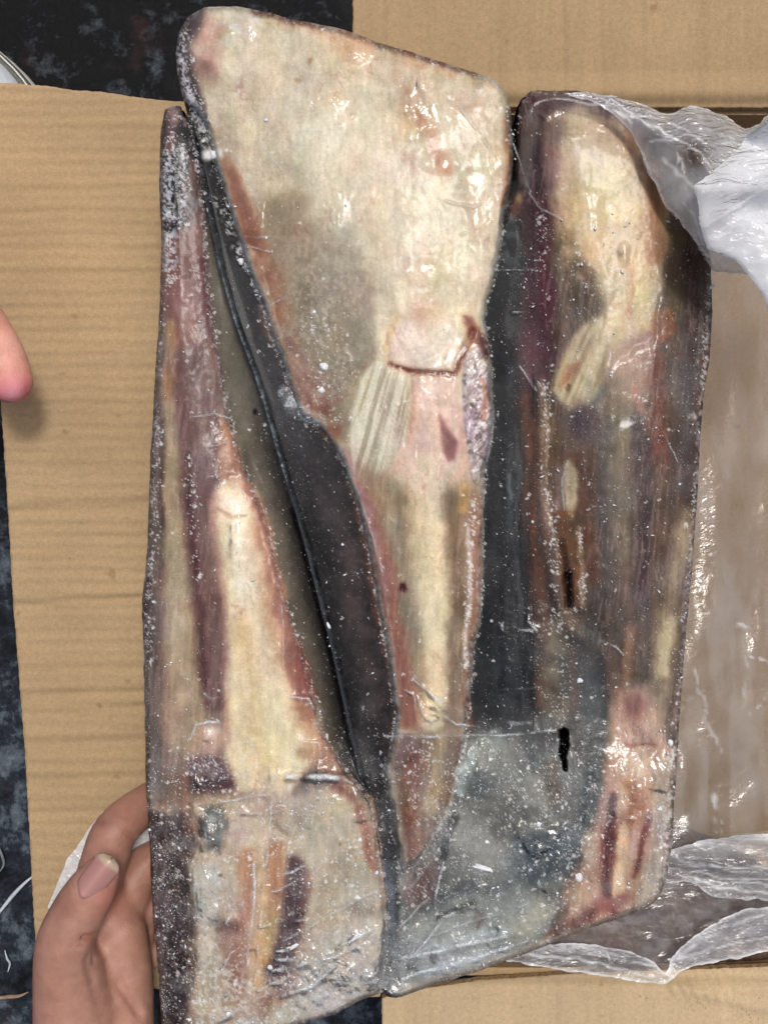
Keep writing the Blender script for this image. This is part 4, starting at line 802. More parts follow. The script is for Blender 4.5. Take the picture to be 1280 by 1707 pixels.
sub(23, 2, ins_p([(644, 584), (660, 548), (690, 530), (752, 530), (766, 560), (762, 612), (720, 620), (682, 616), (652, 606)]))
sub(24, 2, ins_l([(706, 780, 24), (708, 850, 27), (716, 930, 29), (724, 1000, 28), (727, 1060, 24), (724, 1130, 20), (718, 1200, 18)], 6))
sub(31, 3, cx(t2) < 0)
sub(32, 3, ins_p([(950, 300), (1050, 280), (1080, 360), (1086, 440), (1070, 540), (1030, 590), (1005, 540), (960, 430), (940, 350)], 8))
block = empty('frozen_meat_block', P(700, 860, ZB - .045), label='large frozen slab of pale meat and dark skin in clear film, held by a hand', cat='frozen meat')
def cut(code, name, parent, label=None, mat=None):
    f = Q4[fq & (lab == code)]
    if not len(f): return None
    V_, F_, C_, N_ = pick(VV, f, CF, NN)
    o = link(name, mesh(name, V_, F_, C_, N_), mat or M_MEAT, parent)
    if label: o['label'] = label
    return o
cut(0, 'skin', block, 'black skin with a shiny ridge between the slabs', M_SKINW)
pl = cut(1, 'meat_slab', block, 'long narrow left slab with purple, cream and orange strips')
pm = cut(2, 'meat_slab', block, 'big cream slab, broad at the top and tapering down, in the middle')
pr = cut(3, 'meat_slab', block, 'brownish right slab with a cream upper end')
cut(4, 'glazed_flap', block, 'grey icy lower piece below the film crease', M_SKINW)
cut(11, 'fat_strip', pl, 'wide cream strip with an orange border'); cut(12, 'muscle_strip', pl); cut(13, 'fat_strip', pl, 'thin grey-beige strip along the outer edge')
cut(21, 'tendon', pm); cut(22, 'membrane', pm); cut(23, 'cartilage', pm); cut(24, 'fat_strip', pm)
cut(31, 'tendon', pr); cut(32, 'fat_patch', pr)
# sides and underside of the block
ol = np.array(spline(OUT, 4)); ring = []
lev = [(-34, .995), (-60, 1.0), (-100, 1.0), (-132, .99), (-150, .965)]
ctr = ol.mean(0)
for zz, k in lev:
    p = ctr + (ol - ctr) * k; w = (fbm(p[:, 0] / 25, p[:, 1] / 25 + zz, 151, 3) - .5) * 8 * (zz < -40)
    p = p + (ol - ctr) / np.linalg.norm(ol - ctr, axis=1, keepdims=True) * (w[:, None] * .6 - 7)
    # real sides drop straight down in space, so place every ring at the scale of the top rim
    x, y, _ = P(p[:, 0], p[:, 1], ZB - .0105); ring.append(np.stack([x, y, np.full(len(x), ZB + zz * S)], -1))
nr = len(ol); V = np.concatenate(ring); F = []
a = np.arange(nr); b = (a + 1) % nr
F = np.concatenate([np.stack([a + nr * k, b + nr * k, b + nr * (k + 1), a + nr * (k + 1)], -1) for k in range(len(lev) - 1)])
me = bpy.data.meshes.new('underside'); me.from_pydata(V.tolist(), [], F.tolist() + [list(range(nr * (len(lev) - 1), nr * len(lev)))]); me.update()
me.polygons.foreach_set('use_smooth', np.array([True] * len(F) + [False]))
cc = np.ones((len(V), 4)); nz = fbm(V[:, 0] * 120, V[:, 1] * 120, 161, 3)[:, None]; cc[:, :3] = lin(np.array([62, 52, 52]) * (1 - nz) + np.array([112, 92, 88]) * nz)
at = me.color_attributes.new('Col', 'FLOAT_COLOR', 'POINT'); at.data.foreach_set('color', cc.astype(np.float32).ravel())
link('underside', me, M_MEAT, block)

# ---- the clear film round the block
HF = np.maximum(blur(np.where(so < -9, H, np.maximum(H, -14)), 7), np.minimum(H, 40)) + 1.2
FW = np.zeros(X.shape)                                                 # milkiness
def crease(pts, h=3.0, white=.35, wob=3):
    global HF, FW
    mw = max(p[2] for p in pts); s = win(pts, mw * 4 + 2.5 * wob)
    d, w = seg(X[s] + wob * WX[s], Y[s] + wob * WY[s], pts); w = np.maximum(w, .6)
    br = np.clip(2.6 * (fbm(X[s] / 22, Y[s] / 22, 171, 3) - .30), 0, 1.25)
    HF[s] += (.5 + .2 * (pts[0][1] > 1420)) * h * np.exp(-(d / (w * 2.2)) ** 2) * np.clip(br + .25, 0, 1.25); FW[s] = np.maximum(FW[s], 1.25 * white * np.exp(-(d / (w * .85)) ** 2) * br)
for pts, h, wt in [
    ([(640, 1226, 1.5), (720, 1228, 2), (830, 1226, 1.6), (926, 1218, 1.4)], 3, .6), ([(655, 1216, 3), (690, 1220, 3), (716, 1218, 1)], 3, .8),
    ([(690, 1136, 1), (720, 1160, 2), (764, 1184, 2), (780, 1190, 1)], 4, .7), ([(694, 1160, 1), (705, 1192, 2), (730, 1215, 2)], 4, .6), ([(712, 1150, 1), (736, 1180, 2), (780, 1196, 1.5)], 4, .6),
    ([(725, 1180, 1.5), (760, 1208, 2), (800, 1212, 1)], 4, .6), ([(680, 1120, 1), (712, 1150, 1.5)], 3, .5), ([(660, 1140, 1.5), (690, 1160, 1.5), (692, 1200, 1)], 3, .5),
    ([(455, 1294, 3), (500, 1293, 5), (560, 1296, 4), (590, 1305, 1)], 6, .85), ([(320, 1342, 1), (400, 1332, 1.6), (455, 1325, 1.4)], 3, .6), ([(452, 1280, 1.4), (453, 1330, 1.6), (449, 1400, 1.6), (446, 1440, 1.4)], 3, .55),
    ([(424, 1440, 2), (424, 1480, 2.2), (418, 1560, 2), (412, 1610, 1)], 3, .7), ([(440, 1470, 1), (434, 1540, 1.4), (426, 1640, 1)], 2.5, .45), ([(330, 1350, 1), (440, 1360, 1.6), (500, 1340, 1)], 2.5, .25),
    ([(462, 1462, 1), (486, 1454, 2), (510, 1443, 1)], 3, .6), ([(444, 1488, 1), (468, 1482, 2), (490, 1470, 1)], 3, .55), ([(434, 1545, 1), (466, 1540, 2), (500, 1534, 2)], 4, .6), ([(466, 1572, 1), (500, 1556, 2), (525, 1540, 1)], 4, .6),
    ([(462, 1586, 1), (480, 1584, 3), (478, 1580, 1)], 6, .6), ([(462, 1600, 2), (490, 1598, 4), (500, 1590, 1)], 7, .6), ([(456, 1618, 2), (490, 1612, 5), (530, 1596, 2)], 8, .65), ([(450, 1640, 1.5), (500, 1634, 5), (530, 1620, 2)], 8, .65),
    ([(470, 1660, 1), (520, 1644, 4), (560, 1610, 1.5)], 7, .55), ([(430, 1652, 2), (520, 1608, 2), (640, 1560, 1.5)], 3, .5), ([(340, 1715, 2), (400, 1680, 3), (450, 1655, 3)], 5, .6), ([(480, 1710, 2), (505, 1680, 4), (500, 1660, 1)], 6, .6),
    ([(370, 1620, 1), (384, 1590, 2), (398, 1580, 1)], 4, .5), ([(376, 1660, 1), (392, 1640, 1.5), (396, 1610, 1)], 4, .4), ([(396, 1655, 1), (402, 1620, 1.5)], 4, .4), ([(376, 1540, 1), (386, 1520, 3)], 4, .7), ([(402, 1516, 3), (404, 1504, 2)], 4, .7),
    ([(488, 1560, 1), (540, 1530, 1.4), (600, 1500, 1.4), (628, 1485, 1)], 2, .35), ([(560, 1580, 1), (600, 1560, 3), (630, 1545, 1)], 4, .55),
    ([(655, 1600, 2), (760, 1578, 4), (870, 1556, 2)], 5, .6), ([(670, 1630, 2), (760, 1606, 4), (880, 1570, 2)], 5, .6), ([(690, 1590, 1), (740, 1530, 3), (790, 1512, 3)], 5, .55), ([(660, 1552, 1), (700, 1510, 2), (716, 1500, 1)], 4, .4), ([(720, 1560, 1), (800, 1532, 1.5), (880, 1505, 1)], 3, .4), ([(680, 1480, 1.5), (706, 1456, 2), (715, 1440, 1)], 3, .4), ([(726, 1500, 1.5), (732, 1470, 2), (740, 1440, 1)], 3, .6),
    ([(412, 205, .8), (440, 245, 1), (470, 285, .8)], 1, .5), ([(406, 395, 1), (450, 394, 2), (495, 410, 1)], 3, .5), ([(408, 408, 1), (450, 420, 1.4)], 3, .5), ([(444, 512, 1), (486, 490, 1)], 2, .45), ([(462, 565, 1), (490, 556, 1)], 2, .4), ([(520, 545, 1), (548, 548, 1)], 1.5, .3),
    ([(760, 170, .8), (800, 225, 1), (850, 292, .8)], 1.5, .35), ([(744, 335, .8), (790, 345, 1.2), (806, 338, 1)], 2, .4), ([(770, 390, .8), (805, 376, 1), (815, 366, .7)], 2, .35), ([(780, 380, .8), (800, 378, .8)], 2, .3),
    ([(818, 448, .6), (895, 450, .8)], 1.5, .4), ([(855, 522, 1.5), (880, 520, 1)], 2, .5), ([(866, 612, 1), (884, 636, 1.2), (894, 650, 1)], 2, .5), ([(826, 790, 2), (836, 810, 2)], 3, .3), ([(1000, 1068, 2), (1026, 1078, 1.4), (1038, 1092, 1)], 3, .6), ([(1104, 720, .8), (1130, 770, .8)], 1.5, .4),
    ([(940, 850, 1), (936, 800, 1.5), (944, 768, 1)], 2, .5), ([(880, 320, 1), (900, 350, 1.4), (935, 366, 1)], 2, .3), ([(858, 240, 1), (872, 290, 1.5), (884, 320, 1)], 3, .5),
    ([(318, 696, 1), (360, 690, 2), (388, 700, 1)], 2, .5), ([(318, 800, 1), (360, 792, 1.4), (410, 786, 1)], 2, .4), ([(350, 745, .8), (390, 736, 1)], 1.5, .35), ([(392, 806, 1), (415, 830, 2), (428, 866, 1)], 4, .5), ([(320, 452, 1), (352, 460, 1)], 1, .3),
    ([(312, 1236, 1.4), (326, 1208, 1.8), (350, 1203, 2), (376, 1210, 1.8), (386, 1222, 1)], 3, .55), ([(340, 1156, 1), (352, 1164, 2), (376, 1162, 1)], 3, .45), ([(470, 1010, 1), (474, 1120, 1.2), (468, 1160, .8)], 2, .3), ([(484, 1162, 1), (516, 1164, 2), (522, 1180, 2)], 4, .6), ([(500, 1236, 1), (530, 1240, 2), (536, 1262, 1)], 4, .4),
    ([(405, 1270, 1), (424, 1252, 2), (420, 1235, 1)], 3, .4), ([(820, 1220, 4), (850, 1206, 4), (884, 1208, 3)], 3, .55), ([(830, 1150, 1), (900, 1148, 1.5)], 2, .25), ([(835, 1040, 2), (838, 1050, 2)], 2, .5), ([(880, 1035, 2), (894, 1050, 2)], 2, .5), ([(860, 1048, 2), (888, 1052, 1.5)], 2, .5),
    ([(672, 980, .8), (660, 1040, .8)], 1, .2), ([(560, 740, 1.5), (600, 830, 2), (640, 960, 2), (655, 1100, 1.5), (662, 1190, 1.5)], 3, .25)]:
    crease(pts, h, wt)
# film tab lifted at the cut edge
tab = sdp(X + 2 * WX, Y + 2 * WY, spline([(464, 650), (474, 643), (486, 660), (502, 676), (524, 688), (542, 698), (536, 714), (512, 702), (496, 697), (480, 692), (470, 670)], 4))
HF += rise(tab, 12) * 5; FW = np.maximum(FW, cl(tab, 4) * (.16 + .5 * sst(.45, .7, fbm(X / 14 + Y / 22, Y / 9, 211, 3))))
# milky frost haze in the film, then sky reflection painted as milkiness
HZ = sst(.5, .75, fbm(X / 60, Y / 80, 181, 3)) * .06 + LOW * sst(.45, .7, fbm(X / 50, Y / 40, 183, 3)) * .10
HZ = HZ * (1 - .7 * cl(np.maximum(-sm, -sl), 12) * (X < 890) * sst(1330, 1200, Y))
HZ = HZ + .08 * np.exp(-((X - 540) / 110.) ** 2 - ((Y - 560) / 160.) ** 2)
sp1 = sst(.70, .80, fbm(X / 3.4, Y / 3.4, 187, 2)); sp2 = sst(.60, .72, fbm(X / 60, Y / 60, 189, 3)) + LOW
FW = np.clip(FW + HZ * .8 + .08 * sp1 * np.clip(sp2, 0, 1), 0, .9)
LOWM = np.exp(-((X - 560) / 90.) ** 2 - ((Y - 1660) / 50.) ** 2) * .35 + np.exp(-((X - 740) / 90.) ** 2 - ((Y - 1590) / 40.) ** 2) * .28 + np.exp(-((X - 345) / 20.) ** 2 - ((Y - 1495) / 50.) ** 2) * .35  # pale patches painting the sky reflected in the wrinkled lower film
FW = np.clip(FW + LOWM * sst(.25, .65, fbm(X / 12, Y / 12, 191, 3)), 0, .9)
HF += 1.6 * LOW * (fbm(X / 24, Y / 24, 193, 2) - .5) * 2
PK = .02 + .14 * sst(.54, .70, fbm(X / 70, Y / 90, 195, 3)) + .26 * LOW * sst(.4, .62, fbm(X / 50, Y / 50, 197, 3)) + .5 * np.exp(-((X - 400) / 22.) ** 2 - ((Y - 900) / 70.) ** 2) + .35 * np.exp(-((X - 700) / 60.) ** 2 - ((Y - 160) / 50.) ** 2)
PK = PK * (1 - .92 * cl(np.maximum(-sm, -sl), 12) * (X < 890) * sst(1330, 1200, Y)) * (1 - .8 * (X < 352) * sst(560, 420, Y))
for x_, y_, rx_, ry_, a_ in ((345, 1490, 24, 60, .9), (350, 1380, 22, 36, .8), (560, 1630, 90, 50, .9), (500, 1590, 50, 60, .8), (760, 1590, 110, 40, .9), (610, 1560, 40, 26, .8), (790, 1270, 30, 40, .7), (696, 130, 26, 22, .5), (688, 180, 26, 14, .5), (704, 212, 22, 10, .5), (680, 230, 18, 12, .4), (925, 185, 26, 12, .9), (958, 218, 20, 8, .9), (1006, 200, 16, 14, .8), (540, 165, 30, 12, .6), (590, 90, 24, 16, .6), (390, 45, 40, 24, .5),
                              (850, 1060, 24, 60, .5), (890, 1050, 20, 40, .6), (340, 1225, 24, 24, .8), (350, 1300, 34, 22, .6), (730, 1180, 40, 30, .7), (530, 1296, 60, 8, .7), (1050, 1300, 60, 120, .35), (900, 1430, 70, 60, .45), (300, 1560, 26, 120, .4), (800, 690, 16, 80, .5), (510, 1180, 20, 26, .7)):
    PK = PK + .62 * a_ * np.exp(-(((X - x_) / rx_) ** 2 + ((Y - y_) / ry_) ** 2)) * (.4 + .9 * fbm(X / 14, Y / 14, 199, 3))
PK = np.clip(PK + .04 * (1 - cl(np.maximum(-sm, -sl), 12) * (X < 890) * sst(1330, 1200, Y)), .005, 1.1)
HF += 9 * np.exp(-((X + WX * 4 - 398) / 26.) ** 2) * sst(790, 850, Y) * sst(1060, 960, Y)
hole = np.exp(-((X - 938) / 8.) ** 2 - ((Y - 1250) / 32.) ** 2)
so_f = so + np.where(hole > .45, 50, 0)
fi = (so < -6) & (HOLE > 1.0)
ff = fi[:-1, :-1] & fi[:-1, 1:] & fi[1:, 1:] & fi[1:, :-1]
zf = ZB + HF * S
VF = PV(X.ravel(), Y.ravel(), zf.ravel())
dzy, dzx = np.gradient(zf, G * S); NF = np.stack([-dzx, dzy, np.ones(X.shape)], -1); NF /= np.linalg.norm(NF, axis=-1, keepdims=True)
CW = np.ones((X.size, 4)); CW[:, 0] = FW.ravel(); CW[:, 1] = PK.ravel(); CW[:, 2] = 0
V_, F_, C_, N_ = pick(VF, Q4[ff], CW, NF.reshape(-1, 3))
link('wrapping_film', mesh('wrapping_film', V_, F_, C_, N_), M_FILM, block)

# ---- frost crumbs (far too many to count) and the bigger flakes
dens = .012 + .45 * np.exp(-(so / 7) ** 2) + (.8 + 2.2 * (X < 660) * (Y < 760)) * np.exp(-((sm - 1) / 5) ** 2) * (Y > 150) + .45 * np.exp(-(sl / 6) ** 2)
dens += 1.0 * LOW * sst(.35, .7, fbm(X / 45, Y / 45, 201, 3)) + .30 * gm + .25 * sst(0, 40, sm) * (X > 800) * (Y > 350)
dens += .5 * np.exp(-((X - 290) / 26.) ** 2) * sst(.4, .65, fbm(X / 30, Y / 60, 203, 3)) + .35 * np.exp(-((X - 940) / 60.) ** 2 - ((Y - 480) / 110.) ** 2) + .12 * (sm > 0) * (X < 680) * (Y > 700)
dens += .45 * np.exp(-((X - 290) / 30.) ** 2) * sst(1380, 1650, Y) + .3 * np.exp(-((X - 540) / 50.) ** 2 - ((Y - 620) / 110.) ** 2)
dens *= (so < -2) * (.15 + 1.7 * sst(.4, .7, fbm(X / 18, Y / 18, 205, 3)))
cum = np.cumsum(dens.ravel()); pk = np.searchsorted(cum, RNG.random(17000) * cum[-1])
pk = np.clip(pk, 0, X.size - 1)
cpx = X.ravel()[pk] + RNG.uniform(-1, 1, len(pk)); cpy = Y.ravel()[pk] + RNG.uniform(-1, 1, len(pk))
sz = np.clip(.36 * RNG.pareto(2.5, len(pk)) + .38, 0, 3.4)
OCT = np.array([(1, 0, 0), (-1, 0, 0), (0, 1, 0), (0, -1, 0), (0, 0, 1), (0, 0, -.8)], float)
OF = np.array([(0, 2, 4), (2, 1, 4), (1, 3, 4), (3, 0, 4), (2, 0, 5), (1, 2, 5), (3, 1, 5), (0, 3, 5)])
def crumbs(px, py, z, sz):
    n = len(px); ang = RNG.random(n) * 6.28; el = RNG.uniform(.6, 1.7, n)
    o = OCT[None] * RNG.uniform(.55, 1.25, (n, 6, 1)); o = o * np.stack([el, 1 / el, np.full(n, .55)], -1)[:, None]
    c, s_ = np.cos(ang)[:, None], np.sin(ang)[:, None]
    q = np.stack([o[..., 0] * c - o[..., 1] * s_, o[..., 0] * s_ + o[..., 1] * c, o[..., 2]], -1) * (sz * S)[:, None, None]
    V = PV(px, py, z)[:, None] + q
    return V.reshape(-1, 3), (OF[None] + 6 * np.arange(n)[:, None, None]).reshape(-1, 3)
cv, cf = crumbs(cpx, cpy, zf.ravel()[pk] + .25 * sz * S, sz)
o = link('frost_crumbs', mesh('frost_crumbs', cv, cf, smooth=False), M_FROST, block); o['kind'] = 'stuff'
def flake_mesh(seed, r, flat=.35):
    rg = np.random.default_rng(seed); n = 9; V = []; F = []
    th = np.linspace(0, 2 * pi, n, endpoint=False); rr = rg.uniform(.6, 1.15, n)
    V += [(r * a * cos(t_), r * a * sin(t_), 0) for a, t_ in zip(rr, th)]
    V += [(r * .6 * a * cos(t_ + .2), r * .6 * a * sin(t_ + .2), r * flat * rg.uniform(.7, 1.2)) for a, t_ in zip(rr, th)]
    V.append((0, 0, r * flat * 1.2)); 
    for i in range(n):
        j = (i + 1) % n; F += [(i, j, n + j), (i, n + j, n + i), (n + i, n + j, 2 * n)]
    F.append(tuple(range(n))[::-1])
    return mesh('frost_flake', V, F, smooth=False)
FLM = [flake_mesh(k, 1.0) for k in range(4)]
for m in FLM: m.materials.append(M_FROST)
for k, (px, py, r, el) in enumerate([(965, 1461, 8, .8), (805, 1447, 10, .5), (966, 1134, 6, 1), (1099, 1348, 5, 1.2), (548, 1043, 5, 1.3), (357, 257, 8, 1), (402, 435, 7, 1), (444, 396, 3, 1), (541, 612, 8, .8), (536, 650, 6, 1), (524, 520, 4, 1), (444, 200, 4, 1),
                                     (811, 1404, 4, 1), (898, 1374, 5, 1), (1034, 1252, 4, 1), (1186, 478, 5, 1.5), (1116, 1238, 6, 1), (600, 1400, 4, 1), (596, 1496, 5, .7), (628, 1455, 4, 1), (450, 1612, 5, .8), (490, 1578, 6, .6), (380, 1690, 5, 1), (316, 1700, 4, 1)]):
    i = int(round(py / G)); j = int(round((px - 226) / G)); j = min(max(j, 0), X.shape[1] - 1)
    o = link('frost_flake', FLM[k % 4], None, block)
    wx, wy, wz = P(px, py, zf[i, j]); o.location = (wx, wy, wz); o.rotation_euler = (0, 0, k * 1.3); o.scale = (r * S * el, r * S / el, r * S)

# ------------------------------------------------------------------ second frozen block, deep in the box under the bag
def relief(name, poly, zfun, colfun, mat, parent=None, step=4, jit=0, wfun=None, thick=None):
    xs = [p[0] for p in poly]; ys = [p[1] for p in poly]
    x, y = np.meshgrid(np.arange(min(xs) - step, max(xs) + 2 * step, step), np.arange(min(ys) - step, max(ys) + 2 * step, step))
    sd = sdp(x, y, poly) + jit * (fbm(x / 14, y / 14, 3, 3) - .5)
    V, Q = clip_grid(x, y, sd, step); px, py = V[:, 0], V[:, 1]
    z, c = zfun(px, py), colfun(px, py)
    T = PV(px, py, z)
    if thick:
        n0 = len(T); B_ = T.copy(); B_[:, 2] = np.minimum(B_[:, 2] - .003, z.min() - thick); e = bound_edges(Q)
        F = np.concatenate([Q, Q[:, ::-1] + n0, np.stack([e[:, 1], e[:, 0], e[:, 0] + n0, e[:, 1] + n0], -1)])
        return link(name, mesh(name, np.concatenate([T, B_]), F, np.concatenate([c, c])), mat, parent)
    return link(name, mesh(name, T, Q, c), mat, parent)
def col4(a): r = np.ones((len(a), 4)); r[:, :3] = a; return r
LOWB = [(690, 1440), (1075, 1400), (1200, 1440), (1330, 1500), (1300, 1600), (1100, 1612), (860, 1606), (700, 1600)]
def lb_z(px, py): return .196 + .008 * (fbm(px / 60, py / 40, 301, 3) - .5) - .02 * (1 - rise(sdp(px, py, LOWB), 40))
def lb_c(px, py):
    m = fbm(px / 45, py / 22, 303, 4)[:, None]; f = sst(.54, .66, fbm(px / 26, py / 10, 305, 4))[:, None]; s2 = sst(.62, .7, fbm(px / 5, py / 5, 307, 2))[:, None]
    c = np.array([62, 44, 38]) * (1 - m) + np.array([128, 104, 88]) * m
    c = c * (1 - f * .30) + np.array([160, 152, 146]) * f * .30; c = c * (1 - s2 * .25) + np.array([190, 188, 184]) * s2 * .25
    return col4(lin(c))
o = relief('frozen_meat_block', LOWB, lb_z, lb_c, M_MEAT, None, 4, 8, thick=.07)
tag(o, 'reddish brown frosted frozen block lying deeper in the box under the plastic bag', 'frozen meat')

# ------------------------------------------------------------------ translucent liner bag
bag = empty('plastic_bag', P(1240, 900, .2), label='crumpled translucent white plastic liner bag hanging over the right side of the box', cat='plastic bag')
def facets(px, py, seed, n=9, lo=25, hi=90, amp=1.0, warp=18):
    """crumpled film: sum of folded ramps, sharp along the creases"""
    r = np.random.default_rng(seed); h = 0
    wx = (fbm(px / 70, py / 70, seed, 2) - .5) * warp * 2; wy = (fbm(px / 70, py / 70, seed + 5, 2) - .5) * warp * 2
    for k in range(n):
        a = r.uniform(0, pi); f = r.uniform(lo, hi); ph = r.uniform(0, 99)
        u = ((px + wx) * cos(a) + (py + wy) * sin(a)) / f + ph
        tri = np.abs((u % 2) - 1)
        h = h + amp * tri * f * r.uniform(.10, .30)
    return h / n ** .5
def ridgew(px, py, seed, n=7, lo=40, hi=130, w=.035, warp=60):
    r = np.random.default_rng(seed); m = 0 * px
    wx = (fbm(px / 70, py / 70, seed, 2) - .5) * warp * 2; wy = (fbm(px / 70, py / 70, seed + 5, 2) - .5) * warp * 2
    for k in range(n):
        a = r.uniform(0, pi); f = r.uniform(lo, hi); ph = r.uniform(0, 99)
        u = ((px + wx) * cos(a) + (py + wy) * sin(a)) / f + ph; t = (u % 2) - 1
        m = np.maximum(m, np.exp(-(t / w) ** 2) * sst(.4, .65, fbm(px / 50 + k * 7, py / 50, seed + k, 2)))
    return m
def bagpart(name, poly, zfun, alpha, seed, step=3, label=None, mat=None, rk=.10, rimw=0.3, lines=()):
    poly_s = poly
    def cf(px, py):
        a = alpha(px, py) + rk * ridgew(px, py, seed + 50) + .10 * (fbm(px / 30, py / 30, seed, 3) - .5)
        for ln, v in lines:
            d, w = seg(px + 10 * (fbm(px / 20, py / 20, seed, 2) - .5), py + 10 * (fbm(px / 20, py / 20, seed + 3, 2) - .5), ln); a = a + v * np.exp(-(d / np.maximum(w, .5)) ** 2) * (.3 + 1.1 * fbm(px / 9, py / 9, seed + 9, 2))
        a = a + rimw * np.exp(-(sdp(px, py, poly_s) / 3.0) ** 2)
        a = np.clip(a, .02, .95); return np.stack([a, a, a, np.ones(len(px))], -1)
    o = relief(name, poly, zfun, cf, mat or M_BAG, bag, step, 7 if mat is None else 2)
    if label: o['label'] = label
    return o
BUNCH = spline([(940, 156), (975, 152), (1010, 158), (1045, 166), (1075, 176), (1110, 190), (1150, 178), (1200, 190), (1236, 212), (1262, 208), (1290, 190), (1400, 180), (1420, 500), (1330, 560), (1290, 510), (1272, 480), (1252, 458), (1222, 456), (1190, 450), (1175, 430), (1152, 396), (1130, 366), (1110, 345), (1090, 306), (1076, 282), (1064, 248), (1046, 216), (1024, 192), (1000, 176), (965, 163)], 4)
def zb1(px, py):
    d = -sdp(px, py, BUNCH); u = np.clip(d / 90, 0, 1)
    base = ZB + .004 + .016 * np.sqrt(u) * sst(980, 1180, px) + .006 * sst(1150, 1330, px)
    return base + (facets(px, py, 3, 10, 22, 95, .75) + facets(px, py, 4, 9, 10, 30, .3)) * S * (.25 + .75 * u)
bagpart('bag_mouth', BUNCH, zb1, lambda px, py: .18 + .20 * sst(1030, 1200, px) + .10 * sst(230, 420, py) + .25 * (fbm(px / 26, py / 26, 361, 4) - .5) - .36 * np.exp(-((px - 1150) / 30.) ** 2 - ((py - 258) / 34.) ** 2), 5, 3, 'gathered white mouth of the bag', lines=[([(1010, 160, 1), (1050, 190, 2), (1110, 225, 2), (1170, 258, 2), (1188, 285, 1.5)], .5), ([(1060, 190, 1), (1120, 205, 2), (1170, 236, 2)], .4), ([(1075, 235, 1), (1120, 232, 2), (1150, 226, 1.5)], .35), ([(1104, 262, 3), (1130, 290, 4), (1156, 312, 3)], .4), ([(1068, 250, 1.5), (1090, 300, 2), (1114, 344, 2), (1180, 430, 2)], .5), ([(990, 160, 1), (1030, 182, 2), (1052, 206, 2)], .4), ([(1140, 330, 1), (1160, 370, 2), (1172, 410, 2)], .3), ([(1190, 240, 1), (1220, 236, 1.5), (1250, 238, 1)], .4)])
TOPF = spline([(1160, 330), (1156, 308), (1182, 292), (1236, 240), (1272, 214), (1300, 196), (1420, 200), (1420, 560), (1300, 560), (1284, 520), (1268, 490), (1248, 462), (1226, 436), (1200, 424), (1180, 414), (1168, 380)], 4)
def zb2(px, py):
    d = -sdp(px, py, TOPF); u = np.clip(d / 70, 0, 1)
    fold = .012 * np.exp(-(np.abs((py - 330) + .62 * (px - 1250)) / 22.))
    return ZB + .034 + .006 * np.sqrt(u) + .4 * fold + (facets(px, py, 17, 8, 30, 110, .4) + facets(px, py, 18, 8, 10, 34, .25)) * S * (.3 + .7 * u)
bagpart('bag_fold', TOPF, zb2, lambda px, py: .74 + .16 * sst(1180, 1260, px) + .3 * (fbm(px / 20, py / 20, 363, 3) - .5), 23, 3, 'bright white loose fold at the upper right', lines=[([(1216, 372, 2), (1240, 352, 2.5), (1282, 316, 3)], .4), ([(1180, 396, 1), (1204, 384, 1.5), (1222, 372, 1.5)], .4), ([(1184, 398, 1), (1210, 390, 1.5), (1232, 372, 1.5)], .4), ([(1250, 338, 2), (1262, 366, 2), (1282, 382, 2)], .3)])
FIN = [(1232, 242), (1254, 218), (1280, 200), (1320, 178), (1400, 180), (1400, 270), (1290, 262), (1262, 244)]
bagpart('bag_fold', FIN, lambda px, py: ZB + .075 + .02 * sst(240, 180, py) + facets(px, py, 29, 5, 30, 80) * S * .5, lambda px, py: .75 + 0 * px, 31, 3, 'small upright corner fold')
SIDE = [(1120, 420), (1420, 400), (1440, 1420), (1100, 1440), (1090, 1200), (1120, 900)]
def zb3(px, py):
    return .185 + .034 * sst(1420, 1090, px) + .0015 * np.sin((px + .12 * py) / 17.) * (fbm(px / 60, py / 160, 321, 3)) + facets(px, py, 41, 9, 26, 90, .9) * S * 1.1 * sst(940, 1100, py) + .004 * (fbm(px / 40, py / 120, 323, 3) - .5)
def al3(px, py):
    a = .08 + .09 * sst(.4, .7, fbm(px / 24, py / 120, 331, 3)) + .08 * sst(620, 440, py)
    for x0, y0, x1, y1, w, v in ((1218, 1040, 1280, 1062, 5, .5), (1240, 1090, 1280, 1096, 3, .6), (1150, 1120, 1200, 1250, 4, .35), (1232, 1080, 1250, 1190, 5, .3), (1262, 1180, 1280, 1150, 3, .5), (1196, 1330, 1204, 1390, 7, .5), (1130, 1180, 1190, 1150, 5, .25), (1140, 1170, 1136, 1230, 7, .3), (1180, 690, 1212, 830, 3, .16), (1150, 520, 1186, 530, 3, .2)):  # streak highlights on the film, painted as extra opacity
        d, _ = seg(px + 26 * (fbm(px / 40, py / 40, 333, 3) - .5), py + 26 * (fbm(px / 40, py / 40, 335, 3) - .5), [(x0, y0), (x1, y1)]); a = np.maximum(a, v * np.exp(-(d / w) ** 2) * sst(.3, .6, fbm(px / 9, py / 9, 337, 3)))
    return a
bagpart('bag_side', SIDE, zb3, al3, 43, 4, 'nearly clear side of the bag over the brown inner wall', mat=M_CLEAR, rk=0, rimw=0)
RIM = spline([(1090, 1424), (1130, 1412), (1200, 1396), (1290, 1390), (1420, 1380), (1420, 1560), (1290, 1504), (1240, 1500), (1190, 1494), (1150, 1470), (1110, 1470)], 4)
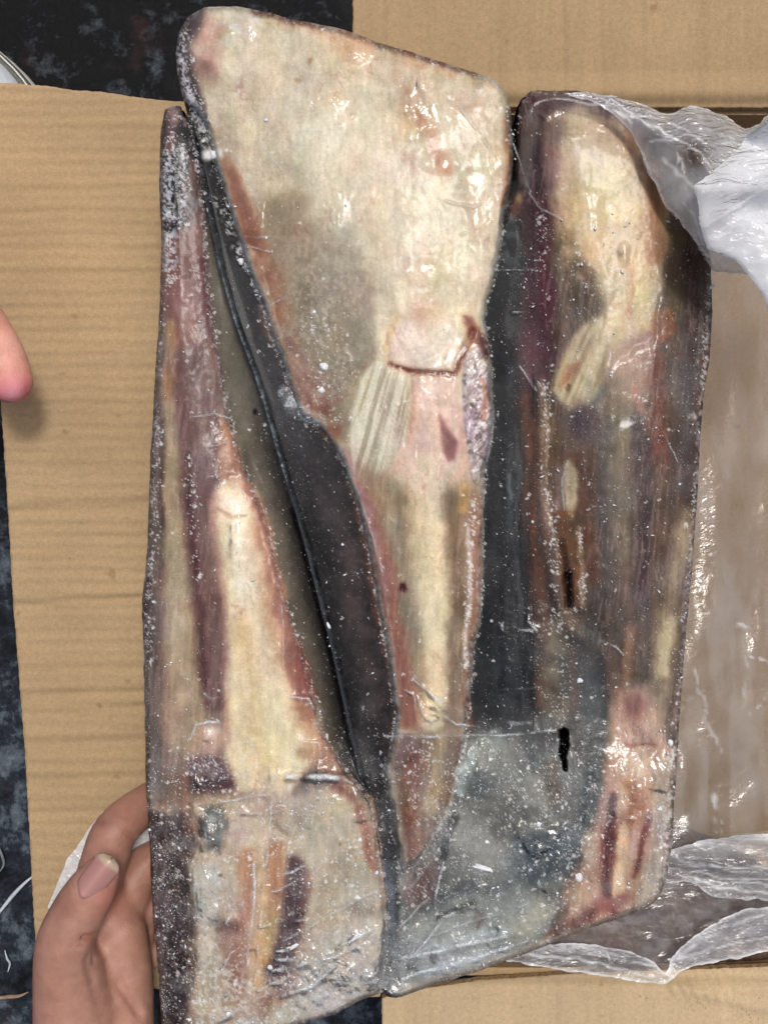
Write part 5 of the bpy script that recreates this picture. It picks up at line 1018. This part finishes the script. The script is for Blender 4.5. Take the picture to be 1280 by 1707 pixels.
bagpart('bag_fold', RIM, lambda px, py: .232 + facets(px, py, 51, 9, 16, 70, .9) * S * 1.4 + .006 * np.sin((py - .15 * px) / 9) * .4, lambda px, py: .08 + .26 * sst(1436, 1395, py) + .14 * sst(.5, .7, fbm(px / 60, (py + .1 * px) / 5, 341, 3)), 53, 3, 'pleated fold running off to the right', lines=[([(1100, 1432, 1), (1180, 1446, 2), (1300, 1448, 2)], .5), ([(1104, 1442, 1), (1190, 1462, 2), (1300, 1470, 2)], .5), ([(1110, 1452, 1), (1200, 1480, 3), (1300, 1494, 2)], .5), ([(1130, 1432, 1), (1220, 1452, 1.5), (1300, 1460, 1.5)], .45), ([(1180, 1470, 1), (1240, 1470, 2), (1300, 1482, 2)], .4), ([(1092, 1424, 2), (1180, 1404, 2), (1300, 1394, 2)], .3)])
bagpart('bag_side', [(1040, 1410), (1420, 1370), (1430, 1560), (1240, 1560), (1180, 1590), (1110, 1620), (1040, 1600), (960, 1590), (900, 1590)], lambda px, py: .214 + facets(px, py, 81, 8, 20, 70, .8) * S * .8, lambda px, py: .07 + .10 * sst(.5, .75, fbm(px / 30, py / 16, 371, 3)), 83, 4, 'clear film over the brown frozen block', mat=M_CLEAR, rk=.02, rimw=0)
HEM = spline([(830, 1592), (880, 1578), (950, 1572), (1020, 1580), (1060, 1590), (1090, 1605), (1108, 1622), (1118, 1600), (1140, 1574), (1180, 1545), (1240, 1516), (1290, 1510), (1420, 1480), (1420, 1590), (1290, 1586), (1230, 1598), (1180, 1606), (1140, 1618), (1116, 1634), (1098, 1640), (1060, 1636), (1000, 1626), (930, 1616), (880, 1608), (845, 1602)], 4)
bagpart('bag_hem', HEM, lambda px, py: .222 + facets(px, py, 61, 9, 16, 60, .9) * S * 1.3, lambda px, py: .05 + .08 * sst(1560, 1600, py) + .12 * sst(.5, .7, fbm((px + py) / 40, (py - .2 * px) / 7, 351, 3)) + .14 * sst(1110, 1160, px), 63, 3, 'lower hem of the bag drooping over the near wall', rimw=.6, lines=[([(850, 1594, 1), (920, 1592, 2.5), (1000, 1606, 2), (1060, 1622, 2), (1100, 1632, 1)], .5), ([(880, 1582, 3), (960, 1580, 4), (1040, 1592, 2)], .35), ([(980, 1590, 1), (1040, 1600, 1.5), (1096, 1614, 1)], .4), ([(1112, 1626, 3), (1130, 1596, 4), (1160, 1570, 3), (1200, 1556, 2)], .4), ([(1130, 1600, 2), (1190, 1580, 2), (1290, 1560, 2)], .4), ([(1150, 1570, 2), (1210, 1540, 2), (1290, 1524, 3)], .4)])

# white sheet of plastic caught behind the fingers
SCR = [(80, 1512), (98, 1470), (112, 1432), (128, 1414), (146, 1384), (172, 1352), (206, 1336), (258, 1366), (262, 1420), (262, 1560), (252, 1640), (200, 1655), (130, 1600)]
def scrap_c(px, py): a = .62 + .2 * ridgew(px, py, 77); return np.stack([a, a, a, np.ones(len(px))], -1)
o = relief('plastic_scrap', SCR, lambda px, py: .2075 + facets(px, py, 71, 8, 14, 50, .7) * S, scrap_c, M_BAG, None, 3, 3)
tag(o, 'white plastic scrap lying on the left flap behind the fingers', 'plastic scrap')

cr = np.random.default_rng(5); kx = np.concatenate([cr.normal(1166, 14, 22), cr.normal(1252, 14, 18), cr.uniform(1000, 1280, 14), cr.normal(1085, 20, 6)]); ky = np.concatenate([cr.normal(1676, 8, 22), cr.normal(1694, 7, 18), cr.uniform(1655, 1700, 14), cr.normal(1668, 6, 6)])
kv, kf = crumbs(kx, ky, z_bot(kx, ky) + .0003, cr.uniform(.6, 2.2, len(kx)))
tag(link('cardboard_crumbs', mesh('cardboard_crumbs', kv, kf, smooth=False), mat_plain('crumb', (214, 194, 156), .8, .2)), 'tiny pale crumbs scattered on the near cardboard flap', 'crumbs', kind='stuff')

# ------------------------------------------------------------------ hands (one smooth surface each)
def surface_nets(F, org, h):
    nx, ny, nz = F.shape; Sg = F < 0
    cnt = np.zeros((nx - 1, ny - 1, nz - 1), int); pos = np.zeros(cnt.shape + (3,)); ne = np.zeros(cnt.shape)
    c = [(i, j, k) for i in (0, 1) for j in (0, 1) for k in (0, 1)]
    sl_ = lambda o, A_: A_[o[0]:nx - 1 + o[0], o[1]:ny - 1 + o[1], o[2]:nz - 1 + o[2]]
    for o in c: cnt += sl_(o, Sg)
    for o in c:
        for ax in range(3):
            if o[ax]: continue
            p = list(o); p[ax] = 1; a, b = sl_(o, F), sl_(tuple(p), F); m = (a < 0) != (b < 0)
            t = np.where(m, a / np.where(m, a - b, 1), 0); ne += m
            for d in range(3): pos[..., d] += m * (o[d] + (t if d == ax else 0))
    m = (cnt > 0) & (cnt < 8); ids = -np.ones(cnt.shape, int); ids[m] = np.arange(m.sum())
    V = (pos[m] / ne[m][:, None] + np.argwhere(m)) * h + org
    quads = []
    for ax in range(3):
        u, v = [(1, 2), (2, 0), (0, 1)][ax]
        a = np.take(Sg, range(F.shape[ax] - 1), ax); b = np.take(Sg, range(1, F.shape[ax]), ax)
        e = np.argwhere(a != b); e = e[(e[:, u] > 0) & (e[:, v] > 0) & (e[:, u] < F.shape[u] - 1) & (e[:, v] < F.shape[v] - 1)]
        if not len(e): continue
        def g(du, dv): q = e.copy(); q[:, u] += du; q[:, v] += dv; return ids[q[:, 0], q[:, 1], q[:, 2]]
        q = np.stack([g(-1, -1), g(0, -1), g(0, 0), g(-1, 0)], -1)
        flip = ~a[e[:, 0], e[:, 1], e[:, 2]]; q[flip] = q[flip][:, ::-1]; quads.append(q)
    return V, np.concatenate(quads)
def smin(a, b, k):
    h = np.clip(.5 + .5 * (b - a) / k, 0, 1); return b * (1 - h) + a * h - k * h * (1 - h)
def chain(pts, p):
    """tapered capsules through joints (x, y, z, r)"""
    best = np.full(p.shape[:-1], 1e9)
    for a, b in zip(pts[:-1], pts[1:]):
        A_, B_ = np.array(a[:3]), np.array(b[:3]); d = B_ - A_; t = np.clip(((p - A_) @ d) / (d @ d), 0, 1)
        best = np.minimum(best, np.linalg.norm(p - A_ - t[..., None] * d, axis=-1) - (a[3] + (b[3] - a[3]) * t))
    return best
def J(px, py, zpx, rpx):      # joint seen at a pixel, zpx = height over the block's top plane in photo pixels
    z = ZB + zpx * S; x, y, z = P(px, py, z); return (x, y, z, rpx * S * (CAMZ - z) / D0)
def smooth_chain(js, n=5):
    q = spline(js, n, closed=False); return q
def hand(name, chains, blend, h, dents=(), bumps=()):
    pts = np.array([j for ch, k in chains for j in ch]); r = pts[:, 3].max() * 1.15 + .003
    lo = pts[:, :3].min(0) - r; hi = pts[:, :3].max(0) + r
    gr = np.stack(np.meshgrid(*[np.arange(lo[i], hi[i], h) for i in range(3)], indexing='ij'), -1)
    gr = gr.astype(np.float32); F = np.full(gr.shape[:-1], 1.0, np.float32)
    def box_of(ch, pad):
        q = np.array(ch); a_ = np.floor(((q[:, :3] - q[:, 3:]).min(0) - pad - lo) / h).astype(int); b_ = np.ceil(((q[:, :3] + q[:, 3:]).max(0) + pad - lo) / h).astype(int) + 1
        return tuple(slice(max(u, 0), max(v, 0)) for u, v in zip(a_, b_))
    for ch, k in chains:
        s = box_of(ch, .012); F[s] = smin(F[s], chain(ch, gr[s]).astype(np.float32), k)
    for ch, depth, w in dents:
        s = box_of(ch, .008); F[s] += depth * np.exp(-(np.maximum(chain(ch, gr[s]), 0) / w) ** 2)
    return surface_nets(F, lo, h)
thumb = smooth_chain([J(120, 1760, -70, 62), J(112, 1660, -46, 54), J(108, 1580, -22, 48), J(126, 1530, -6, 45), J(150, 1488, 4, 41), J(168, 1458, 6, 31)])
index = smooth_chain([J(150, 1580, -150, 46), J(158, 1500, -128, 40), J(176, 1430, -112, 39), J(194, 1384, -112, 37), J(236, 1346, -150, 33), J(282, 1322, -196, 30), J(340, 1306, -204, 27)])
middle = smooth_chain([J(186, 1600, -176, 44), J(214, 1500, -172, 36), J(236, 1450, -186, 34), J(280, 1424, -204, 31), J(350, 1408, -210, 27)])
ring = smooth_chain([J(206, 1640, -186, 42), J(226, 1560, -186, 32), J(240, 1520, -196, 30), J(290, 1500, -208, 28), J(350, 1490, -210, 25)])
little = smooth_chain([J(214, 1690, -188, 40), J(226, 1630, -186, 27), J(236, 1600, -196, 24), J(280, 1584, -206, 22), J(330, 1576, -208, 20)])
palm = [J(176, 1500, -150, 44), J(196, 1560, -140, 46), J(196, 1650, -140, 54), J(170, 1760, -140, 78), J(160, 1880, -140, 86), J(150, 2060, -140, 84)]
thenar = [J(120, 1620, -60, 52), J(136, 1690, -80, 62), J(150, 1780, -100, 76), J(150, 1900, -130, 80)]
heel = [J(206, 1560, -130, 34), J(212, 1620, -128, 40), J(204, 1720, -120, 52)]
hv, hf = hand('hand', [(palm, .006), (thenar, .008), (heel, .006), (index, .004), (middle, .003), (ring, .003), (little, .003), (thumb, .005)], 0, .0011,
              dents=[([J(140, 1560, 20, 1), J(160, 1562, 0, 1), J(166, 1576, -20, 1), J(160, 1600, -30, 1)], .0034, .0018), ([J(150, 1570, 20, 1), J(158, 1592, 6, 1)], .0012, .0009), ([J(132, 1578, 24, 1), J(150, 1590, 14, 1)], .0010, .0008),
                     ([J(212, 1388, -80, 1), J(228, 1398, -100, 1)], .0022, .0013), ([J(160, 1376, -96, 1), J(176, 1366, -100, 1)], .0010, .0009), ([J(150, 1600, -6, 1), J(160, 1640, -20, 1), J(180, 1700, -30, 1)], .0022, .0026),
                     ([J(200, 1640, -80, 1), J(232, 1690, -90, 1)], .002, .002), ([J(220, 1590, -110, 1), J(228, 1640, -110, 1)], .0014, .0015)])
def hand_colors(V, base, spots):
    c = np.tile(np.array(base, float), (len(V), 1)); k = S * (CAMZ - V[:, 2]) / D0; px = V[:, 0] / k + 640; py = 853.5 - V[:, 1] / k
    n = fbm(px / 14, py / 14, 401, 3)[:, None]; c = c * (.93 + .14 * n)
    for x, y, rx, ry, col, op in spots:
        m = (np.exp(-(((px - x) / rx) ** 2 + ((py - y) / ry) ** 2)) * op)[:, None]; c = c * (1 - m) + np.array(col) * m
    return col4(lin(np.clip(c, 0, 255)))
hc = hand_colors(hv, (177, 135, 118), [(182, 1500, 26, 40, (178, 116, 102), .7), (110, 1510, 30, 24, (140, 96, 80), .5), (150, 1562, 22, 12, (168, 112, 92), .6), (100, 1640, 40, 60, (166, 124, 106), .5), (200, 1370, 50, 40, (140, 94, 78), .5), (172, 1372, 12, 8, (116, 76, 66), .5), (230, 1600, 20, 60, (170, 130, 112), .4)])  # brown spots on index and thumb knuckle paint shaded skin; pink ones are flushed skin
person = empty('person', (hv[:, 0].mean(), hv[:, 1].mean(), hv[:, 2].min()), label='bare left hand gripping the lower left edge of the frozen block, thumb on top', cat='person')
link('hand', mesh('hand', hv, hf, hc), M_HAND, person)
def nail(cx_, cy_, zpx, ang, ln, wd, arch, parent, label=None, tip=True, tilt=0.0, tone=(168, 122, 114)):
    """a curved nail plate with a free edge, in photo-pixel units"""
    n, m = 16, 12; V = []; C_ = []
    k = S * (CAMZ - ZB - zpx * S) / D0; ox, oy, oz = P(cx_, cy_, ZB + zpx * S)
    for layer in (0, 1):
        for i in range(n + 1):
            u = i / n * 2 - 1                                    # along, +1 = tip
            for j in range(m + 1):
                v = j / m * 2 - 1
                hw = wd * (1 - .10 * max(0, -u) ** 2) * math.sqrt(max(0, 1 - max(0, abs(u) - .55) ** 2 / .45 ** 2 * (.995 if u > 0 else .80)))
                x = u * ln; y = v * hw; z = -arch * (abs(v) ** 2.0) - 1.0 * max(0, u) ** 2 + tilt * u - layer * 1.6
                ca, sa = cos(ang), sin(ang)
                V.append((ox + (x * ca - y * sa) * k, oy + (x * sa + y * ca) * k, oz + z * S))
                t_ = sst(.70, .80, np.array(u + .16 * v * v)); t_ = t_ if tip else 0.0 * t_; col = np.array(tone) * (1 - t_) + np.array([186, 166, 142]) * t_
                l_ = sst(-.55, -.75, np.array(u + .2 * v * v)); col = col * (1 - .45 * l_) + np.minimum(np.array(tone) * 1.14, 235) * .45 * l_; C_.append(col)
    N1 = (n + 1) * (m + 1); F = []
    for i in range(n):
        for j in range(m):
            a = i * (m + 1) + j; q = (a, a + m + 1, a + m + 2, a + 1); F.append(q); F.append(tuple(x + N1 for x in q[::-1]))
    per = [j for j in range(m + 1)] + [i * (m + 1) + m for i in range(1, n + 1)] + [n * (m + 1) + j for j in range(m - 1, -1, -1)] + [i * (m + 1) for i in range(n - 1, 0, -1)]
    for a, b in zip(per, per[1:] + per[:1]): F.append((a, b, b + N1, a + N1))
    o = link('fingernail', mesh('fingernail', V, F, col4(lin(np.array(C_)))), M_NAIL, parent)
    return o
def mat_nail():
    t = NT('nail'); a = t.n('Attribute'); a.attribute_name = 'Col'; g = t.coord((1, 1, 1))
    return t.done(t.pbsdf(a.outputs['Color'], .28, .5, t.bump(t.noise(g, 500, 2), .08, .0005), Coat_Weight=.3, Coat_Roughness=.2))
M_NAIL = mat_nail()
nail(160, 1465, 43, radians(52), 37, 24, 13, person, tilt=-6)

f2 = smooth_chain([J(-160, 420, -60, 50), J(-80, 480, -76, 46), J(-20, 560, -92, 43), J(4, 606, -94, 42), J(18, 636, -96, 36)])
f3 = smooth_chain([J(-170, 420, -60, 60), J(-260, 300, -40, 90), J(-420, 160, -20, 100)])
hv2, hf2 = hand('hand', [(f3, .01), (f2, .005)], 0, .0013, dents=[([J(-4, 566, -52, 1), J(24, 590, -60, 1)], .0006, .0014), ([J(-14, 628, -48, 1), J(14, 622, -48, 1), J(44, 600, -70, 1)], .0018, .0010), ([J(-10, 600, -50, 1), J(30, 588, -58, 1)], .0006, .0009)])
p2 = empty('person', (hv2[:, 0].mean(), hv2[:, 1].mean(), hv2[:, 2].min()), label='pink fingertip of another hand reaching in at the left edge over the cardboard flap', cat='person')
link('hand', mesh('hand', hv2, hf2, hand_colors(hv2, (222, 160, 142), [(16, 652, 44, 28, (226, 138, 150), .85), (22, 655, 14, 16, (234, 166, 180), .6), (20, 570, 30, 40, (230, 180, 164), .6), (46, 650, 8, 24, (206, 104, 112), .5)])), M_HAND, p2)

# ------------------------------------------------------------------ grey shoe on the floor, mostly outside the picture
shoe = empty('shoe', P(-40, 230, 0), label='pale grey and white shoe on the dark floor behind the left flap', cat='shoe')
def ellipse_ring(cx_, cy_, rx, ry, ang, z, n=48):
    k = S * CAMZ / D0; ox, oy, _ = P(cx_, cy_, 0); r = []
    for i in range(n):
        t_ = 2 * pi * i / n; x = rx * math.copysign(abs(cos(t_)) ** .85, cos(t_)); y = ry * math.copysign(abs(sin(t_)) ** .85, sin(t_))
        r.append((ox + (x * cos(ang) - y * sin(ang)) * k, oy + (x * sin(ang) + y * cos(ang)) * k, z))
    return r
def loft(name, rings, mat, parent, cap=True):
    V = [v for r in rings for v in r]; n = len(rings[0]); F = []
    for k in range(len(rings) - 1):
        for i in range(n): F.append((k * n + i, k * n + (i + 1) % n, (k + 1) * n + (i + 1) % n, (k + 1) * n + i))
    if cap: F.append(tuple(range((len(rings) - 1) * n, len(rings) * n))); F.append(tuple(range(n))[::-1])
    return link(name, mesh(name, V, F), mat, parent)
SA = radians(-38); sc_ = (-74, 214)
M_SOLE = mat_plain('shoe_rubber', (176, 176, 170), .6, .35, .12, 300); M_UPPER = mat_plain('shoe_upper', (206, 212, 216), .5, .4, .08, 350); M_BAND = mat_plain('shoe_band', (104, 106, 100), .7, .3, .2, 500)
er = lambda rx, z: ellipse_ring(*sc_, rx, rx * .70, SA, z)
loft('sole', [er(196, .003), er(202, .008), er(203, .020), er(197, .030)], M_SOLE, shoe)
loft('foxing_band', [er(196.5, .0302), er(192, .0345), er(186, .036), er(180, .036)], M_BAND, shoe)
loft('upper', [er(179, .0362), er(176, .044), er(160, .058), er(128, .068), er(80, .074), er(30, .076)], M_UPPER, shoe)
def tube(name, pts, r, mat, parent=None, n=6):
    V = []; F = []; pts = [np.array(p) for p in pts]
    for i, p in enumerate(pts):
        d = pts[min(i + 1, len(pts) - 1)] - pts[max(i - 1, 0)]; d = d / (np.linalg.norm(d) + 1e-12); u = np.cross(d, (0, 0, 1.0)); u /= np.linalg.norm(u) + 1e-12; w = np.cross(u, d)
        rr = r if np.isscalar(r) else r[i]
        for k in range(n): V.append(tuple(p + rr * (cos(2 * pi * k / n) * u + sin(2 * pi * k / n) * w)))
    for i in range(len(pts) - 1):
        for k in range(n): F.append((i * n + k, i * n + (k + 1) % n, (i + 1) * n + (k + 1) % n, (i + 1) * n + k))
    F.append(tuple(range(n))[::-1]); F.append(tuple(range((len(pts) - 1) * n, len(pts) * n)))
    return link(name, mesh(name, V, F), mat, parent)
rg = er(189, .0372); tube('stitching', rg + rg[:1], .0007, mat_plain('stitch_thread', (220, 218, 208), .8, .2), shoe)

# ------------------------------------------------------------------ bits on the floor at the lower left
M_STR = mat_plain('white_string', (196, 202, 206), .6, .3)
def floor_strip(name, pts, w, label, cat, mat):
    q = spline([(*P(x, y, 0)[:2], .004 + .002 * math.sin(i * 2.1)) for i, (x, y) in enumerate(pts)], 6, closed=False)
    n = len(q); o = tube(name, q, [w * (.25 + .75 * sin(pi * min(max(i / (n - 1), .04), .96))) for i in range(n)], mat); tag(o, label, cat); return o
floor_strip('plastic_strip', [(-12, 1530), (4, 1516), (18, 1498), (30, 1484), (48, 1466), (66, 1452)], .0016, 'thin white plastic strip lying diagonally on the dark floor beside the left flap', 'plastic strip', M_STR)
floor_strip('plastic_shaving', [(12, 1580), (17, 1592), (19, 1604), (17, 1616)], .0009, 'short curved pale shaving on the floor left of the hand', 'shaving', M_STR)
floor_strip('cord', [(-30, 1654), (0, 1657), (20, 1659), (36, 1656), (52, 1648)], .0016, 'beige cord end lying on the floor beside the wrist', 'cord', mat_plain('beige_cord', (150, 128, 108), .8, .2))
floor_strip('plastic_shaving', [(2, 1408), (8, 1420), (9, 1438), (4, 1450)], .0011, 'curled grey shaving on the floor above the plastic strip', 'shaving', mat_plain('grey_shaving', (120, 128, 132), .6, .3))
